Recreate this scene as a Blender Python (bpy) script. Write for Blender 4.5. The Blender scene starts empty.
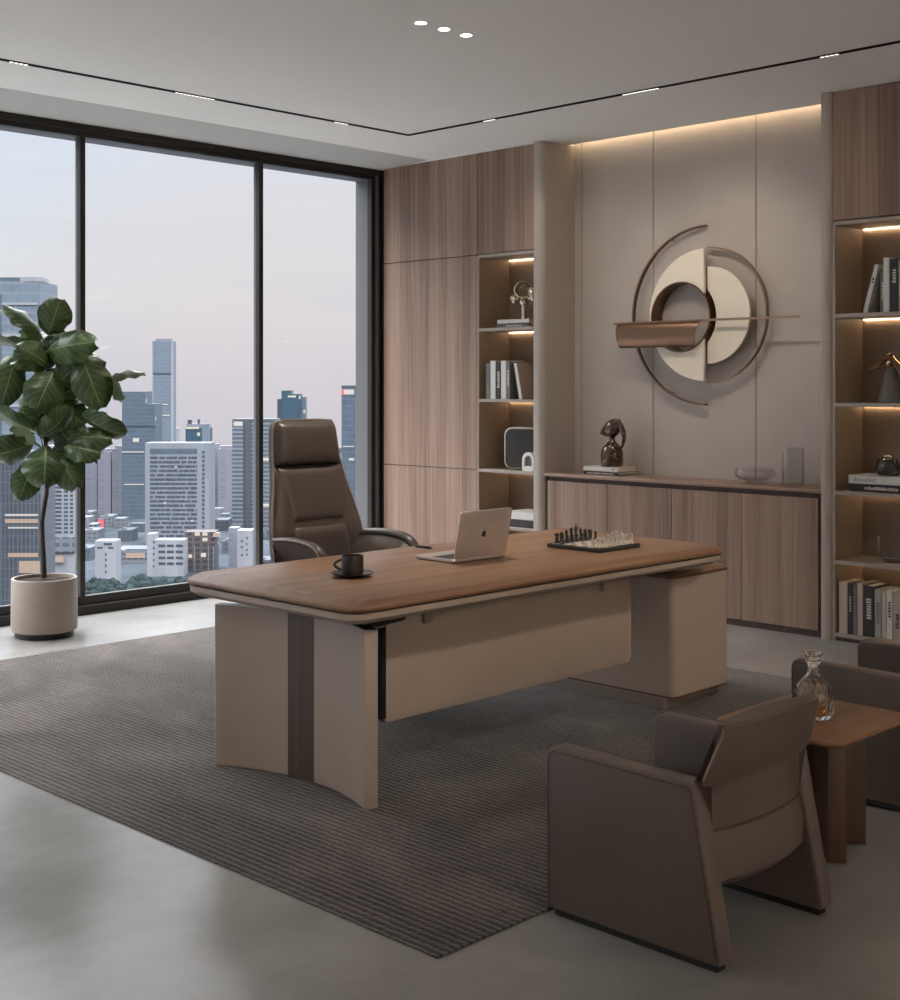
import bpy, bmesh, math, random
from mathutils import Vector, Matrix
random.seed(7)
PI = math.pi
S = bpy.context.scene
COL = S.collection

# ------------------------------------------------------------------ camera model
FPX, HOR, EYE = 1324.0, 384.0, 1.5
YAW = math.radians(44.454)
F_ = Vector((-math.sin(YAW), math.cos(YAW), 0)); R_ = Vector((math.cos(YAW), math.sin(YAW), 0)); U_ = Vector((0, 0, 1))
CAM = Vector((0, 0, EYE))
def ray(px, py): return F_ + R_*((px-450)/FPX) + U_*((HOR-py)/FPX)
def on_z(px, py, z): d = ray(px, py); return CAM + d*((z-EYE)/d.z)
def on_y(px, py, y): d = ray(px, py); return CAM + d*(y/d.y)
def at(px, py, t): return CAM + ray(px, py)*t

cam = bpy.data.cameras.new('camera'); co = bpy.data.objects.new('camera', cam); COL.objects.link(co)
co.location = CAM; co.rotation_euler = (PI/2, 0, YAW)
cam.sensor_fit = 'HORIZONTAL'; cam.sensor_width = 36; cam.lens = FPX/900*36; cam.shift_y = -116/900
cam.clip_start = 0.05; cam.clip_end = 20000
S.camera = co

# ------------------------------------------------------------------ materials
def new_mat(name):
    m = bpy.data.materials.new(name); m.use_nodes = True
    nt = m.node_tree; b = nt.nodes['Principled BSDF']
    return m, nt, b
def N(nt, t, **kw):
    n = nt.nodes.new(t)
    for k, v in kw.items():
        if k in n.inputs: n.inputs[k].default_value = v
        else: setattr(n, k, v)
    return n
def rgba(c): return (c[0], c[1], c[2], 1)
def ramp(nt, stops):
    r = nt.nodes.new('ShaderNodeValToRGB'); e = r.color_ramp.elements
    while len(e) < len(stops): e.new(0.5)
    for i, (p, c) in enumerate(stops): e[i].position = p; e[i].color = rgba(c)
    return r
def mapped(nt, scale, coord='Object', rot=(0, 0, 0)):
    t = nt.nodes.new('ShaderNodeTexCoord'); m = nt.nodes.new('ShaderNodeMapping')
    m.inputs['Scale'].default_value = scale; m.inputs['Rotation'].default_value = rot
    nt.links.new(t.outputs[coord], m.inputs['Vector']); return m
def bump(nt, b, src, strength, dist=0.01):
    n = nt.nodes.new('ShaderNodeBump'); n.inputs['Strength'].default_value = strength; n.inputs['Distance'].default_value = dist
    nt.links.new(src, n.inputs['Height']); nt.links.new(n.outputs['Normal'], b.inputs['Normal'])

def plain(name, c, rough=0.5, metal=0.0, var=0.06, scale=30, bmp=0.0, spec=0.5, coat=0.0):
    m, nt, b = new_mat(name)
    mp = mapped(nt, (scale,)*3); n = N(nt, 'ShaderNodeTexNoise', Scale=1.0, Detail=3.0)
    nt.links.new(mp.outputs[0], n.inputs['Vector'])
    r = ramp(nt, [(0.3, [x*(1-var) for x in c]), (0.7, [min(1, x*(1+var)) for x in c])])
    nt.links.new(n.outputs['Fac'], r.inputs[0]); nt.links.new(r.outputs[0], b.inputs['Base Color'])
    b.inputs['Roughness'].default_value = rough; b.inputs['Metallic'].default_value = metal
    b.inputs['Specular IOR Level'].default_value = spec; b.inputs['Coat Weight'].default_value = coat
    if bmp: bump(nt, b, n.outputs['Fac'], bmp, 0.002)
    return m

def wood(name, axis, dark, mid, light, rough=0.42, plank=None, k=1.0):
    m, nt, b = new_mat(name)
    i = 'xyz'.index(axis)
    s1 = [70*k]*3; s1[i] = 1.6*k
    s2 = [11*k]*3; s2[i] = 0.25*k
    m1 = mapped(nt, s1); m2 = mapped(nt, s2)
    n1 = N(nt, 'ShaderNodeTexNoise', Scale=1.0, Detail=5.0, Distortion=0.25); nt.links.new(m1.outputs[0], n1.inputs['Vector'])
    n2 = N(nt, 'ShaderNodeTexNoise', Scale=1.0, Detail=2.0, Distortion=0.6); nt.links.new(m2.outputs[0], n2.inputs['Vector'])
    mx = N(nt, 'ShaderNodeMix', data_type='FLOAT'); mx.inputs[0].default_value = 0.55
    nt.links.new(n1.outputs['Fac'], mx.inputs[2]); nt.links.new(n2.outputs['Fac'], mx.inputs[3])
    last = mx.outputs[0]
    if plank:                                   # veneer leaves: a slightly different tone per strip
        pa, w = plank
        mp = mapped(nt, (1, 1, 1)); sp = nt.nodes.new('ShaderNodeSeparateXYZ'); nt.links.new(mp.outputs[0], sp.inputs[0])
        d = N(nt, 'ShaderNodeMath', operation='DIVIDE'); d.inputs[1].default_value = w
        nt.links.new(sp.outputs['XYZ'.index(pa.upper())], d.inputs[0])
        fl = N(nt, 'ShaderNodeMath', operation='FLOOR'); nt.links.new(d.outputs[0], fl.inputs[0])
        wn = N(nt, 'ShaderNodeTexWhiteNoise', noise_dimensions='1D'); nt.links.new(fl.outputs[0], wn.inputs['W'])
        a = N(nt, 'ShaderNodeMath', operation='MULTIPLY_ADD'); a.inputs[1].default_value = 0.14; a.inputs[2].default_value = -0.07
        nt.links.new(wn.outputs['Value'], a.inputs[0])
        ad = N(nt, 'ShaderNodeMath', operation='ADD'); nt.links.new(last, ad.inputs[0]); nt.links.new(a.outputs[0], ad.inputs[1])
        last = ad.outputs[0]
    r = ramp(nt, [(0.33, dark), (0.5, mid), (0.68, light)])
    nt.links.new(last, r.inputs[0]); nt.links.new(r.outputs[0], b.inputs['Base Color'])
    b.inputs['Roughness'].default_value = rough
    bump(nt, b, n1.outputs['Fac'], 0.06, 0.002)
    return m

def leather(name, c, rough=0.45, bmp=0.12):
    m, nt, b = new_mat(name)
    mp = mapped(nt, (260,)*3); v = N(nt, 'ShaderNodeTexVoronoi', Scale=1.0); nt.links.new(mp.outputs[0], v.inputs['Vector'])
    mp2 = mapped(nt, (7,)*3); n = N(nt, 'ShaderNodeTexNoise', Scale=1.0, Detail=3.0); nt.links.new(mp2.outputs[0], n.inputs['Vector'])
    r = ramp(nt, [(0.3, [x*0.97 for x in c]), (0.7, [x*1.03 for x in c])])
    nt.links.new(n.outputs['Fac'], r.inputs[0]); nt.links.new(r.outputs[0], b.inputs['Base Color'])
    b.inputs['Roughness'].default_value = rough
    bump(nt, b, v.outputs['Distance'], bmp, 0.0008)
    return m

def emit(name, c, strength):
    m, nt, b = new_mat(name)
    b.inputs['Base Color'].default_value = (.02, .02, .02, 1); b.inputs['Emission Color'].default_value = rgba(c); b.inputs['Emission Strength'].default_value = strength
    return m

def thin_glass(name, tint=(1, 1, 1), refl=1.0, rough=0.0, power=5):
    m = bpy.data.materials.new(name); m.use_nodes = True; nt = m.node_tree; nt.nodes.clear()
    o = nt.nodes.new('ShaderNodeOutputMaterial'); t = nt.nodes.new('ShaderNodeBsdfTransparent'); t.inputs[0].default_value = rgba(tint)
    g = nt.nodes.new('ShaderNodeBsdfGlossy'); g.inputs['Roughness'].default_value = rough
    lw = nt.nodes.new('ShaderNodeLayerWeight'); lw.inputs['Blend'].default_value = .5
    pw = N(nt, 'ShaderNodeMath', operation='POWER'); pw.inputs[1].default_value = power; nt.links.new(lw.outputs['Facing'], pw.inputs[0])
    fr = N(nt, 'ShaderNodeMath', operation='MULTIPLY_ADD'); fr.inputs[1].default_value = .96; fr.inputs[2].default_value = .04; nt.links.new(pw.outputs[0], fr.inputs[0])
    mu = N(nt, 'ShaderNodeMath', operation='MULTIPLY'); mu.inputs[1].default_value = refl
    mx = nt.nodes.new('ShaderNodeMixShader')
    nt.links.new(fr.outputs[0], mu.inputs[0]); nt.links.new(mu.outputs[0], mx.inputs[0])
    nt.links.new(t.outputs[0], mx.inputs[1]); nt.links.new(g.outputs[0], mx.inputs[2]); nt.links.new(mx.outputs[0], o.inputs[0])
    return m
def solid_glass(name, c, ior=1.45, rough=0.0):
    m, nt, b = new_mat(name)
    b.inputs['Base Color'].default_value = rgba(c); b.inputs['Transmission Weight'].default_value = 1.0
    b.inputs['IOR'].default_value = ior; b.inputs['Roughness'].default_value = rough
    return m

W_D, W_M, W_L = (0.185, 0.113, 0.082), (0.280, 0.180, 0.134), (0.365, 0.246, 0.187)
M = {}
M['cab_wood'] = wood('walnut veneer upright', 'z', W_D, W_M, W_L, 0.5, plank=('x', 0.085))
M['top_wood'] = wood('walnut desktop', 'y', (0.17, 0.086, 0.046), (0.275, 0.150, 0.083), (0.35, 0.205, 0.12), 0.36, k=0.8)
M['edge_wood'] = wood('walnut bullnose', 'x', (0.10, 0.05, 0.03), (0.15, 0.08, 0.05), (0.20, 0.11, 0.07), 0.3)
M['inlay_wood'] = wood('dark walnut inlay', 'z', (0.055, 0.032, 0.024), (0.085, 0.05, 0.038), (0.12, 0.072, 0.053), 0.45)
M['side_wood'] = wood('side table walnut', 'y', (0.15, 0.066, 0.032), (0.24, 0.115, 0.058), (0.31, 0.16, 0.085), 0.35)
M['sidez_wood'] = wood('side table walnut upright', 'z', (0.06, 0.030, 0.018), (0.095, 0.05, 0.03), (0.13, 0.07, 0.043), 0.45)
M['counter_wood'] = wood('counter walnut', 'x', W_D, W_M, W_L, 0.4)
M['shelf_lam'] = plain('brown shelf laminate', (0.27, 0.195, 0.14), 0.5, var=0.05)
M['shelf_edge'] = plain('bronze shelf edge', (0.36, 0.30, 0.26), 0.35, 0.25, var=0.03)
M['pilaster'] = plain('warm grey lacquer', (0.42, 0.37, 0.33), 0.42, var=0.02, scale=8)
M['panel'] = plain('taupe wall fabric', (0.465, 0.41, 0.375), 0.62, var=0.03, scale=6)
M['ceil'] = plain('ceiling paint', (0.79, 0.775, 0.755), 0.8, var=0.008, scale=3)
M['soffit_shade'] = plain('soffit paint with shade', (0.46, 0.452, 0.442), 0.8, var=0.012, scale=3)
M['wallpaint'] = plain('wall paint', (0.70, 0.67, 0.63), 0.7, var=0.02, scale=4)
M['bounce_ledge'] = plain('pale light reflector', (.36, .35, .335), .85, var=.06, scale=2, spec=0.1)
M['track'] = plain('matt black track', (.008, .008, .008), .9, spec=.15)
M['black'] = plain('black metal', (0.012, 0.011, 0.011), 0.4, var=0.1)
M['frame'] = plain('bronze black aluminium', (0.020, 0.017, 0.015), 0.45, 0.2, var=0.05)
M['frame_grey'] = plain('grey aluminium', (0.105, 0.105, 0.11), 0.5, 0.1, var=0.04)
M['beige'] = leather('beige desk leather', (0.455, 0.365, 0.302), 0.4, 0.06)
M['beige_dk'] = plain('taupe lacquer', (0.28, 0.235, 0.20), 0.4, var=0.03)
M['arm_leather'] = leather('taupe armchair leather', (0.130, 0.096, 0.079), 0.44)
M['seam'] = plain('dark seam', (.05, .037, .03), .6)
M['chair_leather'] = leather('dark brown chair leather', (0.088, 0.070, 0.060), 0.36, 0.15)
M['chair_shell'] = leather('chair shell leather', (0.12, 0.088, 0.072), 0.4, 0.1)
M['piping'] = plain('tan piping', (0.30, 0.235, 0.19), 0.45)
M['steel'] = plain('brushed steel', (0.46, 0.44, 0.42), 0.32, 0.8, var=0.05)
M['alu'] = plain('laptop aluminium', (0.60, 0.545, 0.51), 0.36, 0.55, var=0.02)
M['key'] = plain('dark keys', (0.03, 0.03, 0.033), 0.5)
M['cup'] = plain('dark stoneware', (0.026, 0.020, 0.017), 0.32, var=0.15)
M['coffee'] = plain('coffee', (0.02, 0.011, 0.006), 0.1)
M['pot'] = plain('putty planter', (0.32, 0.27, 0.235), 0.55, var=0.03, scale=14)
M['soil'] = plain('soil', (0.04, 0.029, 0.022), 0.95, var=0.5, scale=90, bmp=0.8, spec=0.05)
M['bark'] = plain('dark bark', (0.05, 0.036, 0.028), 0.85, var=0.35, scale=70, bmp=0.5)
M['cream_metal'] = plain('champagne disc', (0.80, 0.715, 0.60), 0.5, 0.0, var=0.02)
M['bronze'] = plain('brushed bronze', (0.21, 0.122, 0.080), 0.34, 0.85, var=0.06)
M['bronze_light'] = plain('light bronze', (0.33, 0.22, 0.15), 0.35, 0.85, var=0.05)
M['bronze_dark'] = plain('dark glazed bronze', (0.085, 0.048, 0.030), 0.16, 0.55, var=0.2, coat=0.5)
M['silver'] = plain('pale brass', (0.62, 0.55, 0.45), 0.24, 0.9, var=0.05)
M['white_ce'] = plain('white ceramic', (0.72, 0.70, 0.67), 0.35, var=0.02)
M['gold'] = plain('polished gold', (0.80, 0.58, 0.38), 0.13, 0.95, var=0.05)
M['dark_glass'] = plain('smoked glass', (0.035, 0.028, 0.024), 0.06, var=0.1, coat=0.6)
M['grey_glass'] = plain('grey glaze', (0.13, 0.12, 0.11), 0.12, var=0.15, coat=0.5)
M['glass_pane'] = thin_glass('window glass', (0.97, 0.98, 0.985), 0.2)
M['clear_glass'] = thin_glass('thin clear glass', (0.925, 0.92, 0.915), 1.4, power=3)
M['crystal'] = solid_glass('crystal', (0.97, 0.96, 0.95), 1.5)
M['whisky'] = solid_glass('whisky', (0.75, 0.27, 0.05), 1.36)
M['pages'] = plain('page edges', (0.70, 0.62, 0.52), 0.85, var=0.08, scale=200)
M['led'] = emit('warm led', (1.0, 0.74, 0.45), 8.0)
M['led_cove'] = emit('warm cove led', (1.0, 0.78, 0.50), 6.0)
M['lens'] = emit('downlight lens', (1.0, 0.93, 0.84), 14.0)
M['cell'] = emit('track lamp cells', (1.0, 0.93, 0.84), .8)
for nm, c in dict(b_white=(0.66, 0.64, 0.61), b_cream=(0.56, 0.50, 0.43), b_grey=(0.16, 0.155, 0.15), b_dark=(0.035, 0.032, 0.031), b_lgrey=(0.36, 0.36, 0.35),
                  b_green=(0.34, 0.35, 0.32), b_tan=(0.40, 0.31, 0.25), b_brown=(0.22, 0.155, 0.115), b_beige=(0.47, 0.40, 0.34), b_rose=(0.44, 0.36, 0.33)).items():
    M[nm] = plain('book cloth '+nm[2:], c, 0.6, var=0.05)
M['ink'] = plain('dark print', (0.03, 0.028, 0.027), 0.6)
M['foil'] = plain('pale print', (0.58, 0.55, 0.50), 0.5)

def floor_mat():
    m, nt, b = new_mat('polished concrete')
    a = mapped(nt, (0.7, 0.7, 0.7)); n1 = N(nt, 'ShaderNodeTexNoise', Scale=1.0, Detail=7.0, Roughness=0.55, Distortion=0.3); nt.links.new(a.outputs[0], n1.inputs['Vector'])
    c = mapped(nt, (3.2, 2.0, 3)); n2 = N(nt, 'ShaderNodeTexNoise', Scale=1.0, Detail=9.0, Roughness=0.68, Distortion=0.4); nt.links.new(c.outputs[0], n2.inputs['Vector'])
    mx = N(nt, 'ShaderNodeMix', data_type='FLOAT'); mx.inputs[0].default_value = 0.4
    nt.links.new(n1.outputs['Fac'], mx.inputs[2]); nt.links.new(n2.outputs['Fac'], mx.inputs[3])
    r = ramp(nt, [(0.36, (0.225, 0.215, 0.206)), (0.5, (0.288, 0.277, 0.268)), (0.64, (0.350, 0.339, 0.331))])
    nt.links.new(mx.outputs[0], r.inputs[0]); nt.links.new(r.outputs[0], b.inputs['Base Color'])
    rr = N(nt, 'ShaderNodeMapRange'); rr.inputs[1].default_value = 0.2; rr.inputs[2].default_value = 0.8; rr.inputs[3].default_value = 0.11; rr.inputs[4].default_value = 0.25
    nt.links.new(n1.outputs['Fac'], rr.inputs[0]); nt.links.new(rr.outputs[0], b.inputs['Roughness'])
    # few small pits
    v = mapped(nt, (9, 9, 9)); vo = N(nt, 'ShaderNodeTexNoise', Scale=1.0, Detail=4.0); nt.links.new(v.outputs[0], vo.inputs['Vector'])
    bump(nt, b, vo.outputs['Fac'], 0.03, 0.006)
    return m
M['floor'] = floor_mat()

def rug_mat():
    m, nt, b = new_mat('ribbed rug')
    a = mapped(nt, (1.2, 1.9, 1.5)); n1 = N(nt, 'ShaderNodeTexNoise', Scale=1.0, Detail=6.0, Roughness=0.6, Distortion=0.7); nt.links.new(a.outputs[0], n1.inputs['Vector'])
    f = mapped(nt, (120, 260, 120)); n3 = N(nt, 'ShaderNodeTexNoise', Scale=1.0, Detail=3.0); nt.links.new(f.outputs[0], n3.inputs['Vector'])
    w = mapped(nt, (1, 1, 1)); wv = N(nt, 'ShaderNodeTexWave', bands_direction='Y', Scale=11.5, Distortion=2.2, Detail=2.0); wv.inputs['Detail Scale'].default_value = 6.0
    nt.links.new(w.outputs[0], wv.inputs['Vector'])
    r = ramp(nt, [(0.36, (0.058, 0.046, 0.041)), (0.5, (0.110, 0.088, 0.078)), (0.64, (0.178, 0.146, 0.130))])
    nt.links.new(n1.outputs['Fac'], r.inputs[0])
    mul = N(nt, 'ShaderNodeMix', data_type='RGBA', blend_type='MULTIPLY'); mul.inputs[0].default_value = 0.75
    rw = ramp(nt, [(0.15, (0.26, 0.26, 0.26)), (0.6, (1.1, 1.1, 1.1))])
    nt.links.new(wv.outputs['Fac'], rw.inputs[0]); nt.links.new(r.outputs[0], mul.inputs[6]); nt.links.new(rw.outputs[0], mul.inputs[7])
    mul2 = N(nt, 'ShaderNodeMix', data_type='RGBA', blend_type='MULTIPLY'); mul2.inputs[0].default_value = 0.8
    r3 = ramp(nt, [(0.3, (0.5, 0.5, 0.5)), (0.7, (1.25, 1.25, 1.25))]); nt.links.new(n3.outputs['Fac'], r3.inputs[0])
    nt.links.new(mul.outputs[2], mul2.inputs[6]); nt.links.new(r3.outputs[0], mul2.inputs[7])
    nt.links.new(mul2.outputs[2], b.inputs['Base Color'])
    b.inputs['Roughness'].default_value = 0.9; b.inputs['Sheen Weight'].default_value = 0.25; b.inputs['Specular IOR Level'].default_value = 0.2
    ad = N(nt, 'ShaderNodeMath', operation='MULTIPLY_ADD'); ad.inputs[1].default_value = 0.4
    nt.links.new(n3.outputs['Fac'], ad.inputs[0]); nt.links.new(wv.outputs['Fac'], ad.inputs[2])
    bump(nt, b, ad.outputs[0], 0.9, 0.012)
    return m
M['rug'] = rug_mat()

def leaf_mat():
    m, nt, b = new_mat('fiddle leaf')
    tc = nt.nodes.new('ShaderNodeTexCoord'); sp = nt.nodes.new('ShaderNodeSeparateXYZ'); nt.links.new(tc.outputs['UV'], sp.inputs[0])
    # u along leaf, v across (0.5 = midrib); side veins run forward from the midrib
    av = N(nt, 'ShaderNodeMath', operation='SUBTRACT'); av.inputs[1].default_value = 0.5; nt.links.new(sp.outputs[1], av.inputs[0])
    ab = N(nt, 'ShaderNodeMath', operation='ABSOLUTE'); nt.links.new(av.outputs[0], ab.inputs[0])
    k = N(nt, 'ShaderNodeMath', operation='MULTIPLY_ADD'); k.inputs[1].default_value = -0.55; nt.links.new(ab.outputs[0], k.inputs[0]); nt.links.new(sp.outputs[0], k.inputs[2])
    s = N(nt, 'ShaderNodeMath', operation='MULTIPLY'); s.inputs[1].default_value = 7.0; nt.links.new(k.outputs[0], s.inputs[0])
    fr = N(nt, 'ShaderNodeMath', operation='FRACT'); nt.links.new(s.outputs[0], fr.inputs[0])
    pp = N(nt, 'ShaderNodeMath', operation='PINGPONG'); pp.inputs[1].default_value = 0.5; nt.links.new(fr.outputs[0], pp.inputs[0])
    side = N(nt, 'ShaderNodeMapRange'); side.inputs[1].default_value = 0.0; side.inputs[2].default_value = 0.09; side.inputs[3].default_value = 0.6; side.inputs[4].default_value = 0.0
    nt.links.new(pp.outputs[0], side.inputs[0])
    mid = N(nt, 'ShaderNodeMapRange'); mid.inputs[1].default_value = 0.008; mid.inputs[2].default_value = 0.03; mid.inputs[3].default_value = 1.0; mid.inputs[4].default_value = 0.0
    nt.links.new(ab.outputs[0], mid.inputs[0])
    mxm = N(nt, 'ShaderNodeMath', operation='MAXIMUM'); nt.links.new(side.outputs[0], mxm.inputs[0]); nt.links.new(mid.outputs[0], mxm.inputs[1])
    mp = mapped(nt, (9, 9, 9)); n = N(nt, 'ShaderNodeTexNoise', Scale=1.0, Detail=3.0); nt.links.new(mp.outputs[0], n.inputs['Vector'])
    r = ramp(nt, [(0.3, (0.018, 0.040, 0.010)), (0.7, (0.046, 0.088, 0.020))]); nt.links.new(n.outputs['Fac'], r.inputs[0])
    mx = N(nt, 'ShaderNodeMix', data_type='RGBA'); nt.links.new(mxm.outputs[0], mx.inputs[0]); nt.links.new(r.outputs[0], mx.inputs[6]); mx.inputs[7].default_value = (0.16, 0.23, 0.085, 1)
    # pale underside
    geo = nt.nodes.new('ShaderNodeNewGeometry'); mb = N(nt, 'ShaderNodeMix', data_type='RGBA')
    nt.links.new(geo.outputs['Backfacing'], mb.inputs[0]); nt.links.new(mx.outputs[2], mb.inputs[6]); mb.inputs[7].default_value = (0.17, 0.21, 0.11, 1)
    nt.links.new(mb.outputs[2], b.inputs['Base Color'])
    b.inputs['Roughness'].default_value = 0.38
    b.inputs['Subsurface Weight'].default_value = 0.0
    bump(nt, b, mxm.outputs[0], -0.35, 0.004)
    return m
M['leaf'] = leaf_mat()

# ------------------------------------------------------------------ mesh builder
ORG = {}
def org(o): return ORG.get(o.name, Vector((0, 0, 0))) if o else Vector((0, 0, 0))
class MB:
    def __init__(s): s.bm = bmesh.new()
    def _merge(s, t, mat=None):
        if mat is not None: bmesh.ops.transform(t, matrix=mat, verts=t.verts)
        me = bpy.data.meshes.new('tmp'); t.to_mesh(me); t.free(); s.bm.from_mesh(me); bpy.data.meshes.remove(me); return s
    def box(s, x0, x1, y0, y1, z0, z1, bev=0.0, seg=2, mat=None):
        t = bmesh.new(); bmesh.ops.create_cube(t, size=1.0)
        bmesh.ops.transform(t, matrix=Matrix.Translation(((x0+x1)/2, (y0+y1)/2, (z0+z1)/2)) @ Matrix.Diagonal((abs(x1-x0), abs(y1-y0), abs(z1-z0), 1)), verts=t.verts)
        if bev: bmesh.ops.bevel(t, geom=list(t.edges), offset=bev, segments=seg, profile=0.5, affect='EDGES')
        return s._merge(t, mat)
    def loft(s, loops, cap=True, close=True, mat=None):
        t = bmesh.new(); rows = [[t.verts.new(p) for p in l] for l in loops]; n = len(rows[0])
        for a, b in zip(rows, rows[1:]):
            for i in range(n if close else n-1):
                j = (i+1) % n; t.faces.new((a[i], a[j], b[j], b[i]))
        if cap: t.faces.new(rows[0][::-1]); t.faces.new(rows[-1])
        bmesh.ops.recalc_face_normals(t, faces=t.faces)
        return s._merge(t, mat)
    def prism(s, pts, axis, a, b, bev=0.0, seg=2, mat=None):
        def P(u, v, w): return {'x': (w, u, v), 'y': (u, w, v), 'z': (u, v, w)}[axis]
        t = bmesh.new(); lo = [t.verts.new(P(u, v, a)) for u, v in pts]; hi = [t.verts.new(P(u, v, b)) for u, v in pts]; n = len(pts)
        t.faces.new(lo); t.faces.new(hi[::-1])
        for i in range(n): t.faces.new((lo[i], lo[(i+1) % n], hi[(i+1) % n], hi[i]))
        bmesh.ops.recalc_face_normals(t, faces=t.faces)
        if bev:
            es = [e for e in t.edges if len(e.link_faces) == 2 and e.calc_face_angle() > 0.5]
            bmesh.ops.bevel(t, geom=es, offset=bev, segments=seg, profile=0.5, affect='EDGES')
        return s._merge(t, mat)
    def lathe(s, prof, c=(0, 0, 0), seg=32, mat=None, close=False):
        t = bmesh.new(); rows = []
        for r, z in prof:
            if r < 1e-5: rows.append([t.verts.new((c[0], c[1], c[2]+z))])
            else: rows.append([t.verts.new((c[0]+r*math.cos(2*PI*i/seg), c[1]+r*math.sin(2*PI*i/seg), c[2]+z)) for i in range(seg)])
        for a, b in zip(rows, rows[1:]):
            for i in range(seg):
                j = (i+1) % seg
                if len(a) == 1 and len(b) == 1: continue
                if len(a) == 1: t.faces.new((a[0], b[j], b[i]))
                elif len(b) == 1: t.faces.new((a[i], a[j], b[0]))
                else: t.faces.new((a[i], a[j], b[j], b[i]))
        if close:
            a, b = rows[-1], rows[0]
            for i in range(seg): j = (i+1) % seg; t.faces.new((a[i], a[j], b[j], b[i]))
        bmesh.ops.recalc_face_normals(t, faces=t.faces)
        return s._merge(t, mat)
    def tube(s, pts, rad, seg=10, sq=None, mat=None, cap=True):
        pts = [Vector(p) for p in pts]; n = len(pts)
        rads = rad if isinstance(rad, (list, tuple)) else [rad]*n
        loops = []; up = None
        for i, p in enumerate(pts):
            d = (pts[min(i+1, n-1)]-pts[max(i-1, 0)]).normalized()
            if up is None: up = Vector((0, 0, 1)) if abs(d.z) < 0.9 else Vector((1, 0, 0))
            sx = d.cross(up).normalized(); up = sx.cross(d).normalized()
            if sq: loops.append([p+sx*a*sq[0]+up*b*sq[1] for a, b in ((-1, -1), (1, -1), (1, 1), (-1, 1))])
            else: loops.append([p+(sx*math.cos(2*PI*k/seg)+up*math.sin(2*PI*k/seg))*rads[i] for k in range(seg)])
        return s.loft(loops, cap, True, mat)
    def patch(s, nu, nv, front, back, mat=None):
        """closed solid between two parametric sheets that share their border"""
        t = bmesh.new()
        A = [[t.verts.new(front(i/nu, j/nv)) for j in range(nv+1)] for i in range(nu+1)]
        B = [[t.verts.new(back(i/nu, j/nv)) for j in range(nv+1)] for i in range(nu+1)]
        for i in range(nu):
            for j in range(nv):
                t.faces.new((A[i][j], A[i+1][j], A[i+1][j+1], A[i][j+1])); t.faces.new((B[i][j], B[i][j+1], B[i+1][j+1], B[i+1][j]))
        for i in range(nu):
            t.faces.new((A[i][0], B[i][0], B[i+1][0], A[i+1][0])); t.faces.new((A[i][nv], A[i+1][nv], B[i+1][nv], B[i][nv]))
        for j in range(nv):
            t.faces.new((A[0][j], A[0][j+1], B[0][j+1], B[0][j])); t.faces.new((A[nu][j], B[nu][j], B[nu][j+1], A[nu][j+1]))
        bmesh.ops.recalc_face_normals(t, faces=t.faces)
        return s._merge(t, mat)
    def ball(s, c, r, sx=1, sy=1, sz=1, u=16, v=10, mat=None):
        t = bmesh.new(); bmesh.ops.create_uvsphere(t, u_segments=u, v_segments=v, radius=r)
        mm = Matrix.Translation(c) @ (mat or Matrix.Identity(4)) @ Matrix.Diagonal((sx, sy, sz, 1))
        return s._merge(t, mm)
    def build(s, name, mat, parent=None, ang=35, loc=None):
        me = bpy.data.meshes.new(name); o0 = Vector(loc) if loc is not None else org(parent)
        bmesh.ops.transform(s.bm, matrix=Matrix.Translation(-o0), verts=s.bm.verts)
        for f in s.bm.faces: f.smooth = True
        lim = math.radians(ang)
        for e in s.bm.edges:
            if len(e.link_faces) == 2 and e.calc_face_angle(0) > lim: e.smooth = False
        s.bm.to_mesh(me); s.bm.free()
        for x in (mat if isinstance(mat, list) else [mat]): me.materials.append(M[x] if isinstance(x, str) else x)
        o = bpy.data.objects.new(name, me); COL.objects.link(o)
        if parent: o.parent = parent
        elif loc is not None: o.location = o0
        ORG[o.name] = o0
        return o
def thing(name, label, cat, loc=(0, 0, 0), group=None, rz=0):
    o = bpy.data.objects.new(name, None); COL.objects.link(o); o.location = loc; o.rotation_euler = (0, 0, rz); o.empty_display_size = 0.1
    o['label'] = label; o['category'] = cat
    if group: o['group'] = group
    ORG[o.name] = Vector(loc) if not rz else Vector((0, 0, 0))
    return o
def tag(o, label, cat, group=None, kind=None):
    o['label'] = label; o['category'] = cat
    if group: o['group'] = group
    if kind: o['kind'] = kind
    return o
def struct(o): o['kind'] = 'structure'; return o
def rrect(x0, x1, y0, y1, r, seg=6):
    pts = []
    for cx, cy, a0 in ((x1-r, y1-r, 0), (x0+r, y1-r, 90), (x0+r, y0+r, 180), (x1-r, y0+r, 270)):
        for k in range(seg+1):
            a = math.radians(a0+90*k/seg); pts.append((cx+r*math.cos(a), cy+r*math.sin(a)))
    return pts
def copy_tree(o, parent=None):
    c = o.copy(); COL.objects.link(c)
    if parent: c.parent = parent
    for ch in [x for x in COL.objects if x.parent == o]: copy_tree(ch, c)
    return c

# ------------------------------------------------------------------ room shell
H = 3.21; WX = -7.72; CY = 7.10; WY = 7.44
XR, YF = 1.6, -2.2
struct(MB().box(-7.98, XR+.1, YF-.1, WY+.2, -0.12, 0).build('floor', 'floor'))
c = MB()
c.prism([(-7.20, H), (-7.20, H+.03), (-7.98, H+.03), (-7.98, H+.25), (XR+.1, H+.25), (XR+.1, H)], 'y', YF-.1, 7.365)
c.box(-7.98, XR+.1, 7.365, WY+.25, H+.12, H+.25)
c.box(-7.98, -6.05, 7.10, WY+.25, H-.012, H+.2); c.box(-3.85, XR+.1, 7.366, WY+.25, H, H+.11)
struct(c.build('ceiling', 'ceil'))
struct(MB().prism([(-7.202, H-.001), (WX-.02, H-.022), (-7.98, H-.022), (-7.98, H+.03), (-7.202, H+.03)], 'y', YF-.1, 7.36).build('trim_3', 'soffit_shade'))   # soffit sloping to the window head; grey colour stands in for shade
w = MB()
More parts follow.
